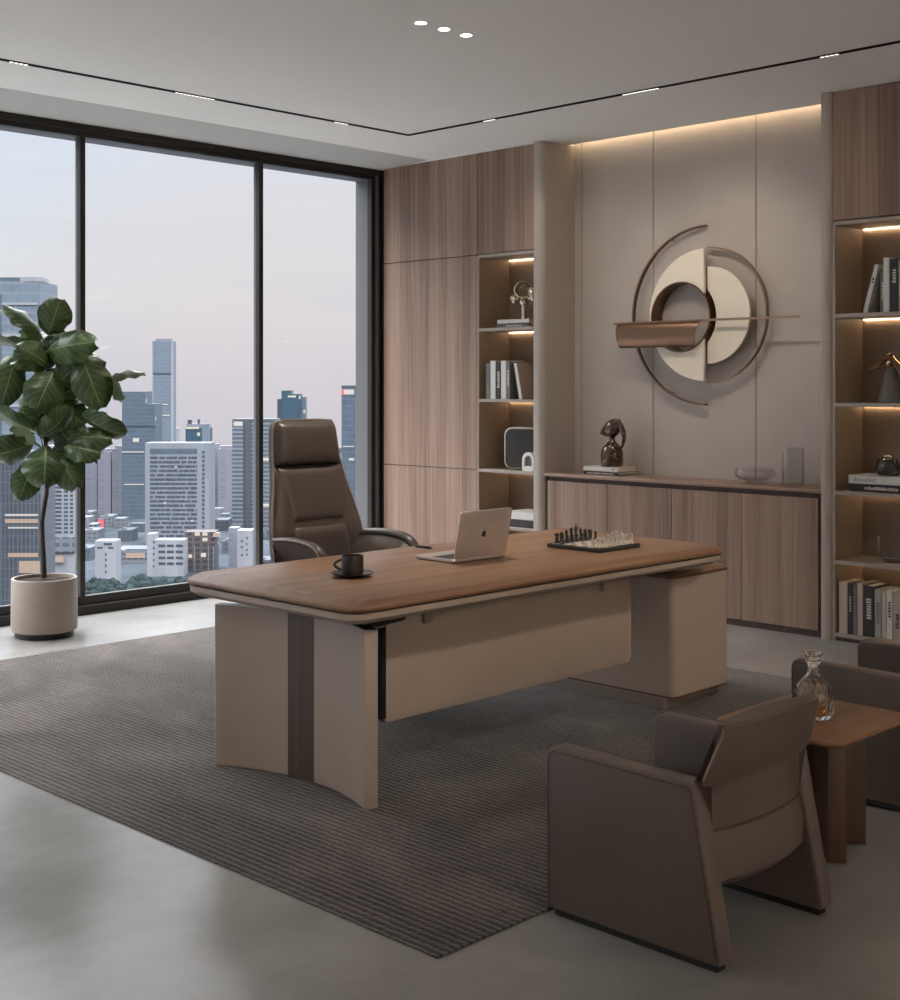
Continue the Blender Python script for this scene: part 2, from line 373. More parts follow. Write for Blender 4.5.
xs = [-6.06, -5.975, -5.353, -4.549, -3.80]
for a, b in zip(xs, xs[1:]): w.box(a+.0025, b-.0025, WY, WY+.03, 0, H+.125, 0.002, 1)
w.box(-8.0, XR+.1, WY+.02, WY+.2, -0.1, H+.2)
struct(w.build('wall_back', 'panel'))
struct(MB().box(XR, XR+.1, YF, WY, 0, H).build('wall_right', 'wallpaint'))
w = MB(); w.box(-7.98, XR+.1, YF-.1, YF, 2.75, H); w.box(-7.98, -7.2, YF-.1, YF, 0, 2.75); w.box(-4.0, XR+.1, YF-.1, YF, 0, 2.75); w.box(-7.2, -4.0, YF-.1, YF, 0, .9); struct(w.build('wall_front', 'wallpaint'))
# cove light in the slot above the feature wall
t = thing('cove_light', 'warm strip light hidden in the ceiling slot above the taupe feature wall', 'light', (-4.95, 7.375, H+.06))
MB().box(-6.02, -3.86, 7.367, 7.372, H+.03, H+.09).build('channel', 'white_ce', t)
MB().box(-6.02, -3.86, 7.372, 7.376, H+.045, H+.075).build('diffuser', 'led_cove', t)

# window wall: one unit per pane, frame bars with the pane as a child
ym = [7.005, 5.92, 4.474, 3.028, 1.582, 0.136, -1.31, YF]
GX = WX-.045; top = H-.022
for i, (b, a) in enumerate(zip(ym, ym[1:])):
    m = MB(); y1 = CY+.06 if i == 0 else b
    m.box(GX-.02, WX, a, y1, top-.045, top, .003, 1)                           # casing, head
    m.box(GX-.02, WX-.018, a, y1, top-.078, top-.044)                          # inner head
    m.box(GX-.02, WX-.022, a, y1, 0.058, 0.118, .002, 1)                       # inner sill
    m.box(WX-.03, WX+.008, a, y1, 0.0, 0.060, .003, 1)                         # floor sill
    if i == 0:
        m.box(GX-.02, WX-.02, 7.005, CY-.005, 0, top); m.box(WX-.02, WX-.012, CY-.03, CY+.06, 0, top); m.box(GX-.02, WX-.02, CY-.005, CY+.06, 0, top)
    else:
        m.box(GX-.012, WX-.012, b-.019, b+.019, 0.06, top-.044, .003, 1)       # mullion
    o = struct(m.build('window_%d' % (i+1), 'frame'))
    MB().box(GX-.004, GX+.002, a+.019, b-(.019 if i else 0), 0.10, top-.07).build('pane', 'glass_pane', o)
    g = MB()                                                                    # outside aluminium reveal and capping seen through the glass
    g.box(GX-.16, GX-.021, a, b, top-.078, top-.05)
    if i == 0: g.box(GX-.16, GX-.021, 7.005, 7.05, 0, top-.05)
    else: g.box(GX-.042, GX-.013, b-.013, b+.013, 0.06, top-.06)
    g.build('outer_reveal', 'frame_grey', o)
    if i == 0:
        MB().box(WX-.019, WX-.006, CY-.055, CY-.025, 0.06, top-.045, .002, 1).build('jamb_bead', 'frame_grey', o)

fw = [-7.2, -5.6, -4.0]
for k in range(2):                                                             # unseen windows added behind the camera to let in fill light
    m = MB(); a, b = fw[k], fw[k+1]
    m.box(a, b, YF-.09, YF-.03, .9, .96); m.box(a, b, YF-.09, YF-.03, 2.68, 2.75); m.box(a, a+.05, YF-.09, YF-.03, .9, 2.75); m.box(b-.05, b, YF-.09, YF-.03, .9, 2.75)
    o = struct(m.build('window_%d' % (8+k), 'frame')); MB().box(a+.05, b-.05, YF-.063, YF-.057, .96, 2.68).build('pane', 'glass_pane', o)

struct(MB().box(-10.0, -7.98, YF-.1, 7.6, -.6, -.3).build('exterior_bounce_ledge', 'bounce_ledge'))  # unseen ledge added to bounce skylight up onto the ceiling

# rounded pilasters beside the feature wall
for i, (a, b) in enumerate(((-6.124, -6.040), (-3.897, -3.828))):
    r = 0.03
    pts = [(a, WY+.02), (a, CY-.02+.012)]
    pts += [(a+.012-.012*math.cos(k*PI/12), CY-.008-.012*math.sin(k*PI/12)) for k in range(1, 7)]
    rr = .045
    pts += [(b-rr+rr*math.sin(k*PI/16), CY-.02+rr-rr*math.cos(k*PI/16)) for k in range(0, 9)]
    pts += [(b, WY+.02)]
    struct(MB().prism(pts, 'z', 0, H).build('trim_%d' % (i+1), 'pilaster', ang=50))

# ------------------------------------------------------------------ tall cabinet on the left
DZ = [0.06, 0.867, 2.449, H-.008]
t = thing('tall_cabinet', 'tall walnut wardrobe cabinet beside the window with three stacked flush doors', 'cabinet', (-7.18, 7.28, 0))
MB().box(-7.70, -6.688, CY+.022, WY+.01, 0.05, H-.005).build('carcass', 'inlay_wood', t)
MB().box(-7.68, -6.69, CY+.05, WY+.01, 0, 0.05).build('plinth', 'black', t)
for z0, z1 in zip(DZ, DZ[1:]): MB().box(-7.698, -6.689, CY, CY+.02, z0+.003, z1-.003, .0015, 1).build('door', 'cab_wood', t)
MB().box(-7.718, -7.700, CY-.0, WY, 0, H-.022).build('filler_strip', 'black', t)

SH = [0.046, 0.470, 0.877, 1.390, 1.909]
def bookcase(name, label, x0, x1, back):
    t = thing(name, label, 'bookcase', ((x0+x1)/2, 7.28, 0))
    cm = MB(); cm.box(x0, x0+.018, CY+.004, WY, 0, 2.449); cm.box(x1-.018, x1, CY+.004, WY, 0, 2.449); cm.box(x0, x1, back, WY, 0, 2.449)
    cm.box(x0, x1, CY+.03, WY, 2.449, H-.004)
    cm.build('carcass', 'shelf_lam', t)
    MB().box(x0+.01, x1-.01, CY+.02, CY+.05, 0, SH[0]-.02).build('plinth', 'inlay_wood', t)
    e = MB(); e.box(x0, x0+.014, CY-.001, CY+.004, 0, 2.44); e.box(x1-.014, x1, CY-.001, CY+.004, 0, 2.44); e.build('edge_trim', 'shelf_edge', t)
    for z in SH+[2.449]:
        s = MB().box(x0+.014, x1-.014, CY, back, z-.022, z, .001, 1).build('shelf', 'shelf_edge', t)
        if z > .1: MB().box(x0+.03, x1-.03, back-.013, back-.006, z-.0265, z-.0225).build('light_strip', 'led', t)
    return t
BK = 7.43
t = bookcase('bookcase', 'open bookcase with lit shelves next to the tall walnut wardrobe cabinet', -6.684, -6.124, BK)
MB().box(-6.683, -6.126, CY, CY+.02, 2.455, H-.008, .0015, 1).build('door', 'cab_wood', t)
t = bookcase('bookcase', 'open bookcase with lit shelves behind the armchairs, right of the sideboard', -3.828, -2.60, BK)
for a, b in ((-3.826, -3.22), (-3.216, -2.602)): MB().box(a, b, CY, CY+.02, 2.457, H-.004, .0015, 1).build('door', 'cab_wood', t)

# ------------------------------------------------------------------ sideboard
SBZ = 0.876
t = thing('sideboard', 'long low walnut sideboard under the round wall sculpture', 'sideboard', (-4.96, 7.27, 0))
MB().box(-6.036, -3.902, CY-.012, WY-.002, SBZ-.022, SBZ, .004, 2).build('countertop', 'counter_wood', t)
MB().box(-6.02, -3.92, CY+.03, WY-.002, 0.04, SBZ-.022).build('carcass', 'inlay_wood', t)
MB().box(-6.02, -3.92, CY+.02, CY+.05, 0, 0.042).build('plinth', 'inlay_wood', t)
xs = [-6.012, -5.486, -4.963, -4.443, -3.921]
for a, b in zip(xs, xs[1:]): MB().box(a+.002, b-.002, CY, CY+.02, 0.042, SBZ-.052, .0015, 1).build('door', 'cab_wood', t)

# ------------------------------------------------------------------ wall sculpture
t = thing('wall_sculpture', 'round abstract metal wall sculpture of cream half discs and bronze rings above the sideboard', 'sculpture', (-4.94, WY, 1.953))
AC = Vector((-4.868, 0, 1.953))
def arc(cx, cz, r, a0, a1, n=48): return [(cx+r*math.cos(math.radians(a0+(a1-a0)*k/n)), cz+r*math.sin(math.radians(a0+(a1-a0)*k/n))) for k in range(n+1)]
hx, hz, hr = -5.050, 1.943, 0.234
# left half disc with the round opening bitten out of it
dh = AC.x-hx; ah = math.degrees(math.acos(dh/hr))
up = arc(AC.x, AC.z, .432, 90, 270, 60)
hole = arc(hx, hz, hr, 360-ah, ah, 60)                     # clockwise round the opening, right edge to right edge
MB().prism(up+[(AC.x, hz-hr*math.sin(math.radians(ah)))]+hole[1:-1]+[(AC.x, hz+hr*math.sin(math.radians(ah)))], 'y', 7.325, 7.35, .0015, 1).build('half_disc', 'cream_metal', t)
# right half disc, set further back, notched round the tube
gr = hr+.022; dg = AC.x+.008-hx; ag = math.degrees(math.acos(dg/gr))
MB().prism(arc(AC.x+.008, 1.950, .318, -90, 90, 48)+[(p[0], p[1]) for p in arc(hx, hz, gr, ag, -ag, 24)], 'y', 7.355, 7.375, .0015, 1).build('half_disc', 'cream_metal', t)
# tube
n = 64
def ring(r, y): return [(hx+r*math.cos(2*PI*k/n), y, hz+r*math.sin(2*PI*k/n)) for k in range(n)]
MB().loft([ring(hr, 7.318), ring(hr, WY), ring(hr-.008, WY), ring(hr-.008, 7.318), ring(hr, 7.318)], cap=False).build('tube', 'bronze', t)
def band(cx, cz, r, a0, a1, y0, y1, th, name, mat):
    lo = []
    for k in range(65):
        a = math.radians(a0+(a1-a0)*k/64); ca, sa = math.cos(a), math.sin(a)
        lo.append([(cx+(r-th)*ca, y0, cz+(r-th)*sa), (cx+r*ca, y0, cz+r*sa), (cx+r*ca, y1, cz+r*sa), (cx+(r-th)*ca, y1, cz+(r-th)*sa)])
    MB().loft(lo).build(name, mat, t)
band(AC.x-.030, AC.z, .594, 90, 270, 7.385, 7.415, .011, 'open_arc', 'bronze')
band(AC.x-.012, AC.z, .447, -90, 90, 7.375, 7.41, .010, 'ring', 'bronze_light')
for ang, rr in ((120, .592), (240, .592), (60, .44), (-60, .44)):
    a = math.radians(ang); MB().tube([(AC.x-.013+rr*math.cos(a), 7.41, AC.z+rr*math.sin(a)), (AC.x-.013+rr*math.cos(a), WY, AC.z+rr*math.sin(a))], .004, 8).build('wall_standoff', 'bronze', t)
for x, z, y in ((-.22, 1.64, 7.35), (-.22, 2.26, 7.35), (.2, 1.95, 7.375)): MB().box(AC.x+x, AC.x+x+.03, y, WY, z-.02, z+.02).build('wall_standoff', 'bronze', t)
MB().box(-5.585, -4.165, 7.30, 7.312, 1.908, 1.923, .001, 1).build('crossbar', 'bronze_light', t)
# rolled sheet under the left half of the bar
DP = .042
lo = [(7.290-DP*math.cos(math.radians(89-178*k/24)), 1.829+.084*math.sin(math.radians(89-178*k/24))) for k in range(25)]
lo2 = [(7.290-(DP-.006)*math.cos(math.radians(89-178*k/24)), 1.829+.078*math.sin(math.radians(89-178*k/24))) for k in range(25)][::-1]
def slant(z): return -4.862-.045*(1-(z-1.745)/.168)
L0 = [(-5.535+.02*(1-(z-1.745)/.168), y, z) for y, z in lo+lo2]; L1 = [(slant(z), y, z) for y, z in lo+lo2]
MB().loft([L0, L1]).build('rolled_sheet', 'bronze', t)
for x in (-5.45, -4.95): MB().box(x, x+.02, 7.285, 7.301, 1.908, 1.915).build('bracket', 'bronze', t)

# ------------------------------------------------------------------ ceiling lights
t = thing('track_light', 'slim black recessed track light turning the corner of the ceiling', 'light', (-6.57, 6.30, H))
tx, ty = -6.57, 6.29
m = MB(); m.box(tx-.02, tx+.02, YF+.3, ty+.02, H-.003, H-.0002); m.box(tx+.02, XR-.3, ty-.02, ty+.02, H-.003, H-.0002); m.build('channel', 'track', t)
def module(axis, a, b, cells, tx=tx, ty=ty):
    m = MB(); k = MB(); w_ = (b-a)/cells
    for i in range(cells):
        q = a+w_*(i+.5)
        k.lathe([(0, -.0062), (.0115, -.0062), (.0115, -.0052), (0, -.0052)], (tx, q, H) if axis == 'y' else (q, ty, H), 12)
    if axis == 'y': m.box(tx-.018, tx+.018, a, b, H-.0055, H-.003)
    else: m.box(a, b, ty-.018, ty+.018, H-.0055, H-.003)
    o = m.build('lamp_module', 'track', t); k.build('lens', 'cell', o)
RX = -0.75
MB().box(RX-.02, RX+.02, YF+.3, ty-.02, H-.003, H-.0002).build('channel', 'black', t)
for a, b, n_ in ((3.365, 3.476, 4), (4.40, 4.68, 10), (5.62, 5.74, 4), (2.1, 2.38, 10)): module('y', a, b, n_)
for a, b, n_ in ((-5.865, -5.762, 4), (-4.745, -4.483, 10), (-3.465, -3.355, 4), (-2.5, -2.22, 10)): module('x', a, b, n_)
for y in (2.6, 4.2, 5.6): module('y', y-.14, y+.14, 10, RX)
dn = ['farthest from the camera', 'in the middle', 'nearest the armchairs']
dl = [(-4.485, 4.375), (-4.485, 4.53), (-4.485, 4.685)]
names = ['recessed round downlight at the left end of the ceiling trio', 'recessed round downlight in the middle of the ceiling trio', 'recessed round downlight at the right end of the ceiling trio']
for (x, y), lb in zip(dl, names):
    t = thing('downlight', lb, 'light', (x, y, H), 'ceiling downlights')
    MB().lathe([(.027, -.0005), (.036, -.0005), (.036, -.004), (.027, -.003)], (x, y, H), 24, close=True).build('trim_ring', 'white_ce', t)
    MB().lathe([(0, -.002), (.027, -.002), (.027, -.0008), (0, -.0008)], (x, y, H), 24).build('lens', 'lens', t)

def spot(x, y, z, tx_, ty_, tz_, power, angle=60, blend=0.6, col=(1, .88, .74), rad=.02):
    l = bpy.data.lights.new('lamp', 'SPOT'); l.energy = power; l.spot_size = math.radians(angle); l.spot_blend = blend; l.color = col; l.shadow_soft_size = rad
    o = bpy.data.objects.new('lamp', l); COL.objects.link(o); o.location = (x, y, z)
    o.rotation_euler = (Vector((tx_, ty_, tz_))-Vector((x, y, z))).to_track_quat('-Z', 'Y').to_euler()
LK = 1.0
for x, y in dl: spot(x, y, H-.02, x, y, 0, 22*LK, 75)
for x, p_, x2 in ((-5.81, 15, -5.7), (-4.61, 29, -4.75), (-3.41, 3, -4.2)): spot(x, ty, H-.02, x2, WY, 1.6, p_*LK, 95, 1.0, rad=.10)
for y in (3.42, 4.54, 5.68, 2.24): spot(tx, y, H-.02, tx, y, 0, 14*LK, 80)
spot(-2.36, ty, H-.02, -2.36, ty-.6, 0, 8*LK, 60)
for y in (-.8, 1.4, 3.6, 5.8): spot(RX, y, H-.03, XR, y, 1.5, 165*LK, 100, 1.0, rad=.08)     # unseen washers added so the right wall gives bounce fill
for y in (2.6, 4.2, 5.6): spot(RX, y, H-.02, -3.6, y-.1, .4, 56*LK, 50, .9, rad=.12)

# ------------------------------------------------------------------ rug
t = MB()
def rz(d): return d
t.prism([(-6.75, 2.44), (-2.44, 2.44), (-2.44, 6.02), (-6.75, 6.02)], 'z', 0.0003, 0.0065, .003, 2)
r_ = t.build('rug', 'rug', loc=(-4.6, 4.2, 0)); tag(r_, 'large dark brown ribbed rug lying under the desk', 'rug')

# ------------------------------------------------------------------ executive desk
DT = 0.757
dx0, dx1, dy0, dy1 = -4.41, -3.372, 2.972, 5.285
desk = thing('executive_desk', 'large executive desk with walnut top and beige leather panels standing on the rug', 'desk', (-3.9, 4.15, 0))
def ol(ins, z, r=.075): return [(x, y, z) for x, y in rrect(dx0+ins, dx1-ins, dy0+ins, dy1-ins, max(r-ins*.5, .01), 7)]
tt = MB().loft([ol(.012, .7155), ol(.002, .722), ol(0, .730), ol(.004, .737), ol(.034, .7545), ol(.040, DT)]).build('tabletop', 'top_wood', desk, ang=25)
MB().loft([ol(.02, .709), ol(.02, .717)]).build('shadow_groove', 'black', desk)
MB().loft([ol(.11, .660, .09), ol(.035, .673), ol(.012, .690), ol(.010, .7105)]).build('tabletop_underlayer', 'beige', desk)
A_, B_, C_ = Vector((-4.290, 3.055)), Vector((-3.462, 3.100)), Vector((-3.883, 3.283))
def arcp(s): return A_*(1-s)**2 + C_*2*s*(1-s) + B_*s*s
def arcn(s):
    d = (C_-A_)*2*(1-s)+(B_-C_)*2*s; return Vector((-d.y, d.x)).normalized()
def leg_outline(s0, s1, off, th, n=20):
    a = [arcp(s0+(s1-s0)*k/n)+arcn(s0+(s1-s0)*k/n)*off for k in range(n+1)]
    b = [arcp(s0+(s1-s0)*k/n)+arcn(s0+(s1-s0)*k/n)*(off+th) for k in range(n+1)][::-1]
    return [(p.x, p.y) for p in a+b]
lg = MB().prism(leg_outline(0, 1, 0, .052), 'z', 0.007, .634, .006, 3).build('end_panel', 'beige', desk, ang=25)
MB().prism(leg_outline(.385, .553, -.0012, .02), 'z', 0.008, .6335).build('inlay', 'inlay_wood', lg, ang=25)
MB().prism(leg_outline(0, 1, .001, .05), 'z', .6338, .6365).build('top_cap', 'steel', lg, ang=25)
m = MB(); m.box(-4.10, -3.60, 3.235, 3.33, .60, .69, .004, 1); m.box(-4.0, -3.9, 3.2, 5.1, .64, .69); m.build('support_rail', 'beige_dk', desk)
m = MB(); m.prism([(3.09, .662), (3.30, .69), (3.36, .69), (3.30, .645), (3.17, .6385)], 'x', -3.66, -3.47, .002, 1); m.box(-3.645, -3.605, 3.314, 3.336, .26, .69); m.build('corner_bracket', 'black', desk)
# modesty panel
pts = rrect(3.335, 4.865, .238, .69, .035, 6)
mp_ = MB().prism(pts, 'x', -3.642, -3.62, .004, 2).build('modesty_panel', 'beige', desk, ang=25)
pts = rrect(3.331, 4.868, .235, .69, .038, 6)
MB().prism(pts, 'x', -3.650, -3.6425).build('back_edge', 'black', mp_)
for y in (3.555, 4.655): MB().box(-3.621, -3.598, y-.019, y+.019, .585, .685, .004, 2).build('hanger_bracket', 'steel', mp_)
# pedestal
ped = MB().loft([[(x, y, z) for x, y in rrect(-4.30, -3.52, 5.05, 5.515, .035, 6)] for z in (.062, .602)]).build('pedestal', 'beige', desk, ang=25)
MB().loft([[(x, y, z) for x, y in rrect(-4.30+i, -3.52-i, 5.05+i, 5.515-i, .035, 6)] for i, z in ((0, .6025), (-.004, .606), (-.004, .618), (.012, .633), (.03, .637))]).build('wood_cap', 'edge_wood', ped, ang=25)
MB().loft([[(x, y, z) for x, y in rrect(-4.304, -3.516, 5.046, 5.519, .037, 6)] for z in (.052, .062)]).build('wood_band', 'edge_wood', ped, ang=25)
MB().loft([[(x, y, z) for x, y in rrect(-4.33, -3.555, 5.03, 5.475, .02, 4)] for z in (.007, .052)]).build('plinth', 'beige_dk', ped, ang=25)
for i, (a, b) in enumerate(((.07, .24), (.245, .415), (.42, .595))):
    d = MB().box(-4.318, -4.30, 5.055, 5.51, a, b, .003, 1).build('drawer', 'beige', ped); MB().box(-4.33, -4.318, 5.22, 5.34, b-.03, b-.02).build('pull', 'steel', d)

# ------------------------------------------------------------------ office chair
t = thing('office_chair', 'high-back dark brown leather office chair behind the desk', 'chair', (-4.72, 4.10, 0))
cyc = 4.10
def lerp(tab, z):
    for (a, va), (b, vb) in zip(tab, tab[1:]):
        if z <= b: return va+(vb-va)*(z-a)/(b-a) if z >= a else tab[0][1]
    return tab[-1][1]
HW = [(.44, .225), (.60, .255), (.74, .268), (.82, .266), (.90, .250), (1.0, .226), (1.1, .206), (1.2, .196), (1.27, .190), (1.298, .184), (1.328, .165)]
SX = [(.44, -4.91), (.60, -4.90), (.80, -4.91), (1.0, -4.96), (1.15, -5.0), (1.328, -5.02)]
def sheet(z0, z1, xo, puff, edge, flat=0.0, wsc=1.0):
    def f(u, v):
        z = z0+(z1-z0)*u; q = 2*v-1
        w = lerp(HW, z)*wsc
        # round the two end corners
        pu = (1-abs(2*u-1)**6)**.5 if abs(2*u-1) < 1 else 0
        x = lerp(SX, z)+xo+puff*((1-abs(2*u-1)**flat)**.5)*((1-q**4)**.6) + .035*q*q*(1 if xo > -.02 else .8)
        return Vector((x, cyc+q*w, z))
    return f
MB().patch(30, 18, sheet(.46, 1.323, -.036, 0, 0, 2, 1.03), sheet(.46, 1.323, -.062, -.0, 0, 2, 1.01)).build('shell', 'chair_shell', t, ang=60)
MB().patch(14, 22, sheet(1.108, 1.323, -.022, .062, 0, 4), sheet(1.108, 1.321, -.036, 0, 0, 4)).build('headrest', 'chair_leather', t, ang=60)
MB().patch(18, 22, sheet(.52, 1.106, -.022, .034, 0, 8), sheet(.52, 1.106, -.036, 0, 0, 3)).build('backrest', 'chair_leather', t, ang=60)
def inner(z0, z1, xo, puff, flat, w0, w1):
    def f(u, v):
        z = z0+(z1-z0)*u; q = 2*v-1; w = w0+(w1-w0)*u
        return Vector((lerp(SX, z)+xo+puff*((1-abs(2*u-1)**flat)**.5)*((1-q**4)**.6)+.02*q*q, cyc+q*w, z))
    return f
MB().patch(14, 18, inner(.836, 1.102, -.004, .030, 5, .165, .196), inner(.836, 1.102, -.03, 0, 5, .165, .196)).build('back_cushion', 'chair_leather', t, ang=60)
MB().patch(12, 18, inner(.56, .829, -.004, .036, 6, .215, .162), inner(.56, .829, -.03, 0, 6, .215, .162)).build('lumbar_cushion', 'chair_leather', t, ang=60)
pt = []
for s_ in (-1, 1):
    pts = [Vector((lerp(SX, z)-.034+.035, cyc+s_*lerp(HW, z)*1.03, z)) for z in [.5+.02*k for k in range(42)]]
    pt.append(pts)
m = MB(); full = pt[0]+[Vector((-5.04, cyc-.12+.24*k/6, 1.325)) for k in range(7)]+pt[1][::-1]
m.tube(full, .0055, 6); m.build('piping', 'piping', t, ang=60)
# seat
m = MB(); m.loft([[(x, y, z) for x, y in rrect(-4.93+i, -4.40-i, cyc-.27+i, cyc+.27-i, .09, 6)] for i, z in ((.02, .405), (0, .425), (0, .47), (.015, .495), (.06, .512))]); m.build('seat', 'chair_leather', t, ang=40)
MB().loft([[(x, y, z) for x, y in rrect(-4.9, -4.43, cyc-.25, cyc+.25, .08, 5)] for z in (.385, .406)]).build('seat_pan', 'black', t)
# arms: a leather side wing with a padded rolled top
def arm_path(n=20):
    P = [(-4.895, .765), (-4.79, .776), (-4.67, .774), (-4.58, .758), (-4.535, .715), (-4.525, .64), (-4.54, .50)]
    out = []
    for k in range(n+1):
        u = k/n*(len(P)-1); i = min(int(u), len(P)-2); f = u-i
        p0, p1, p2, p3 = P[max(i-1, 0)], P[i], P[i+1], P[min(i+2, len(P)-1)]
        out.append(tuple(.5*((2*p1[j])+(-p0[j]+p2[j])*f+(2*p0[j]-5*p1[j]+4*p2[j]-p3[j])*f*f+(-p0[j]+3*p1[j]-3*p2[j]+p3[j])*f**3) for j in (0, 1)))
    return out
for s_ in (-1, 1):
    ap = arm_path(24); lo = []; tp = []
    for i, (x, z) in enumerate(ap):
        k = i/24; zb = .50+.10*(1-k)*0; yt = cyc+s_*(.275+.025*k); yb = cyc+s_*(.135+.03*k)
        th = .016
        n = 8; out = []; inn = []
        for q in range(n+1):
            f = q/n; zz = zb+(z-zb)*f; yy = yb+(yt-yb)*(f**1.15)
            out.append((x, yy+s_*th, zz)); inn.append((x, yy-s_*(th+.040*math.sin(PI*f**1.5)*math.sin(PI*min(1, .12+k))**.5), zz+.012*math.sin(PI*f)))
        lo.append(out+[(x, yt, z+.010)]+inn[::-1]); tp.append((x, yt, z+.004))
    o = MB().loft(lo).build('armrest', 'chair_leather' if s_ > 0 else 'chair_shell', t, ang=50)
    sec = []
    for i, (x, y, z) in enumerate(tp):
        dx, dz = (tp[min(i+1, 24)][0]-tp[max(i-1, 0)][0]), (tp[min(i+1, 24)][2]-tp[max(i-1, 0)][2]); l = math.hypot(dx, dz); nx, nz = -dz/l, dx/l
        sec.append([(x+nx*.015*math.sin(a), y-s_*.008-s_*math.cos(a)*.024, z+nz*.015*math.sin(a)-.006*math.cos(a)) for a in [PI*2*q/20 for q in range(20)]])
    MB().loft(sec).build('arm_pad', 'chair_leather', o, ang=60)
    MB().tube([(x, y+s_*.018, z+.004) for x, y, z in tp], .004, 6).build('arm_piping', 'piping', o, ang=60)
MB().lathe([(0, .07), (.035, .07), (.035, .2), (.025, .2), (.025, .385), (0, .385)], (-4.68, cyc, 0), 20).build('gas_column', 'black', t)
for k in range(5):
    a = 2*PI*k/5+.3; d = Vector((math.cos(a), math.sin(a), 0)); c0 = Vector((-4.68, cyc, 0))
    l_ = MB().tube([c0+Vector((0, 0, .105)), c0+d*.15+Vector((0, 0, .095)), c0+d*.30+Vector((0, 0, .075))], [.028, .022, .016], 8).build('base_leg', 'steel', t)
    MB().lathe([(0, -.012), (.028, -.012), (.03, -.008), (.03, .008), (.028, .012), (0, .012)], (0, 0, 0), 16, mat=Matrix.Translation(c0+d*.30+Vector((0, 0, .044))) @ Matrix.Rotation(a+PI/2, 4, 'Z') @ Matrix.Rotation(PI/2, 4, 'Y')).build('caster', 'black', l_)

# ------------------------------------------------------------------ armchairs
y0, y1 = 2.87, 3.445
ac = thing('armchair', 'taupe leather tub armchair shown whole from behind, standing in front of the side table', 'armchair', (-2.14, 3.16, 0))
side = [(-2.435, .018), (-2.437, .445), (-2.430, .466), (-2.408, .478), (-1.955, .470), (-1.938, .458), (-1.856, .035), (-1.862, .018)]
for a, b in ((y0, y0+.062), (y1-.062, y1)):
    o = MB().prism(side, 'y', a, b, .010, 3).build('side_panel', 'arm_leather', ac, ang=30)
    ys = a-.0002 if a == y0 else b+.0002; sm = [(-2.425, .03), (-2.427, .442), (-2.421, .457), (-2.405, .465), (-1.958, .457), (-1.948, .450), (-1.870, .04)]
    MB().tube([(x, ys, z) for x, z in sm], .0016, 6).build('seam', 'seam', o)
    MB().box(-2.41, -1.875, a+.012, b-.012, .0, .0185).build('floor_runner', 'black', o)
yi0, yi1 = y0+.064, y1-.064
MB().loft([[(x, y, z) for x, y in rrect(-2.40-i, -2.02+i*0, yi0+.002, yi1-.002, .03, 4)] for i, z in ((-.02, .175), (0, .19), (0, .255), (-.02, .272))]).build('seat_base', 'arm_leather', ac, ang=30)
MB().loft([[(x, y, z) for x, y in rrect(-2.41+i, -2.03, yi0+.002+i, yi1-.002-i, .035, 4)] for i, z in ((.008, .2725), (0, .285), (0, .305), (.02, .322))]).build('seat_cushion', 'arm_leather', ac, ang=30)
# backrest: upper block wraps over the arms, lower block runs down between the side panels (a seam divides them)
def back_slab(zt, name, parent):
    lo = []
    for k in range(13):
        q = -1+2*k/12
        pr = []
        for (z, xo, xi, hwid) in zt:
            bow = (.030 if z < .5 else .014)*(1-q*q)
            pr.append((z, xo+bow, xi+bow*.4-.035*(1-q*q), hwid))
        yc = (y0+y1)/2
        sec = [(xo, yc+q*h, z) for z, xo, xi, h in pr]+[(xi, yc+q*h, z) for z, xo, xi, h in pr[::-1]]
        lo.append(sec)
    return MB().loft(lo).build(name, 'arm_leather', parent, ang=38)
bk = back_slab([(.340, -1.926, -1.99, .2215), (.36, -1.9235, -1.985, .2215), (.45, -1.927, -1.98, .2215), (.462, -1.928, -1.952, .262), (.476, -1.920, -1.944, .272), (.59, -1.880, -1.904, .246), (.612, -1.876, -1.900, .243), (.622, -1.883, -1.897, .238)], 'backrest', ac)
back_slab([(.185, -1.930, -1.98, .2), (.205, -1.912, -2.0, .218), (.27, -1.912, -2.01, .2215), (.332, -1.924, -2.0, .2215), (.338, -1.932, -2.0, .2215)], 'lower_back', ac)
pp = []
for s_ in (-1, 1):
    MB().tube([(-1.921, (y0+y1)/2+s_*.271, .478), (-1.881, (y0+y1)/2+s_*.2455, .592), (-1.878, (y0+y1)/2+s_*.242, .614)], .0030, 6).build('piping', 'piping', bk)
a2 = copy_tree(ac); a2.location = Vector(ac.location)+Vector((-.105, 1.525, .0068))
a2['label'] = 'taupe leather tub armchair cut off by the frame, standing behind the side table'
for o_ in (ac, a2): o_['group'] = 'taupe armchairs'

# ------------------------------------------------------------------ side table
tc = Vector((-2.172, 3.90, 0))
t = thing('side_table', 'small square walnut side table between the two armchairs', 'table', tc)
MB().loft([[(x, y, z) for x, y in rrect(-2.395+i, -1.945-i, 3.640+i, 4.160-i, .05, 7)] for i, z in ((.014, .400), (.003, .404), (0, .411), (.003, .418), (.009, .420))]).build('tabletop', 'side_wood', t, ang=30)
bc = Vector((-2.175, 3.945, 0))
rot = Matrix.Translation(bc) @ Matrix.Rotation(YAW, 4, 'Z')
MB().box(-.145, .145, -.028, .028, 0, .4, .004, 2, mat=rot).build('base_panel', 'sidez_wood', t)
m = MB(); m.box(-.028, .028, -.2, -.0285, 0, .4, .004, 2, mat=rot); m.box(-.028, .028, .0285, .16, 0, .4, .004, 2, mat=rot); m.build('cross_panel', 'sidez_wood', t)

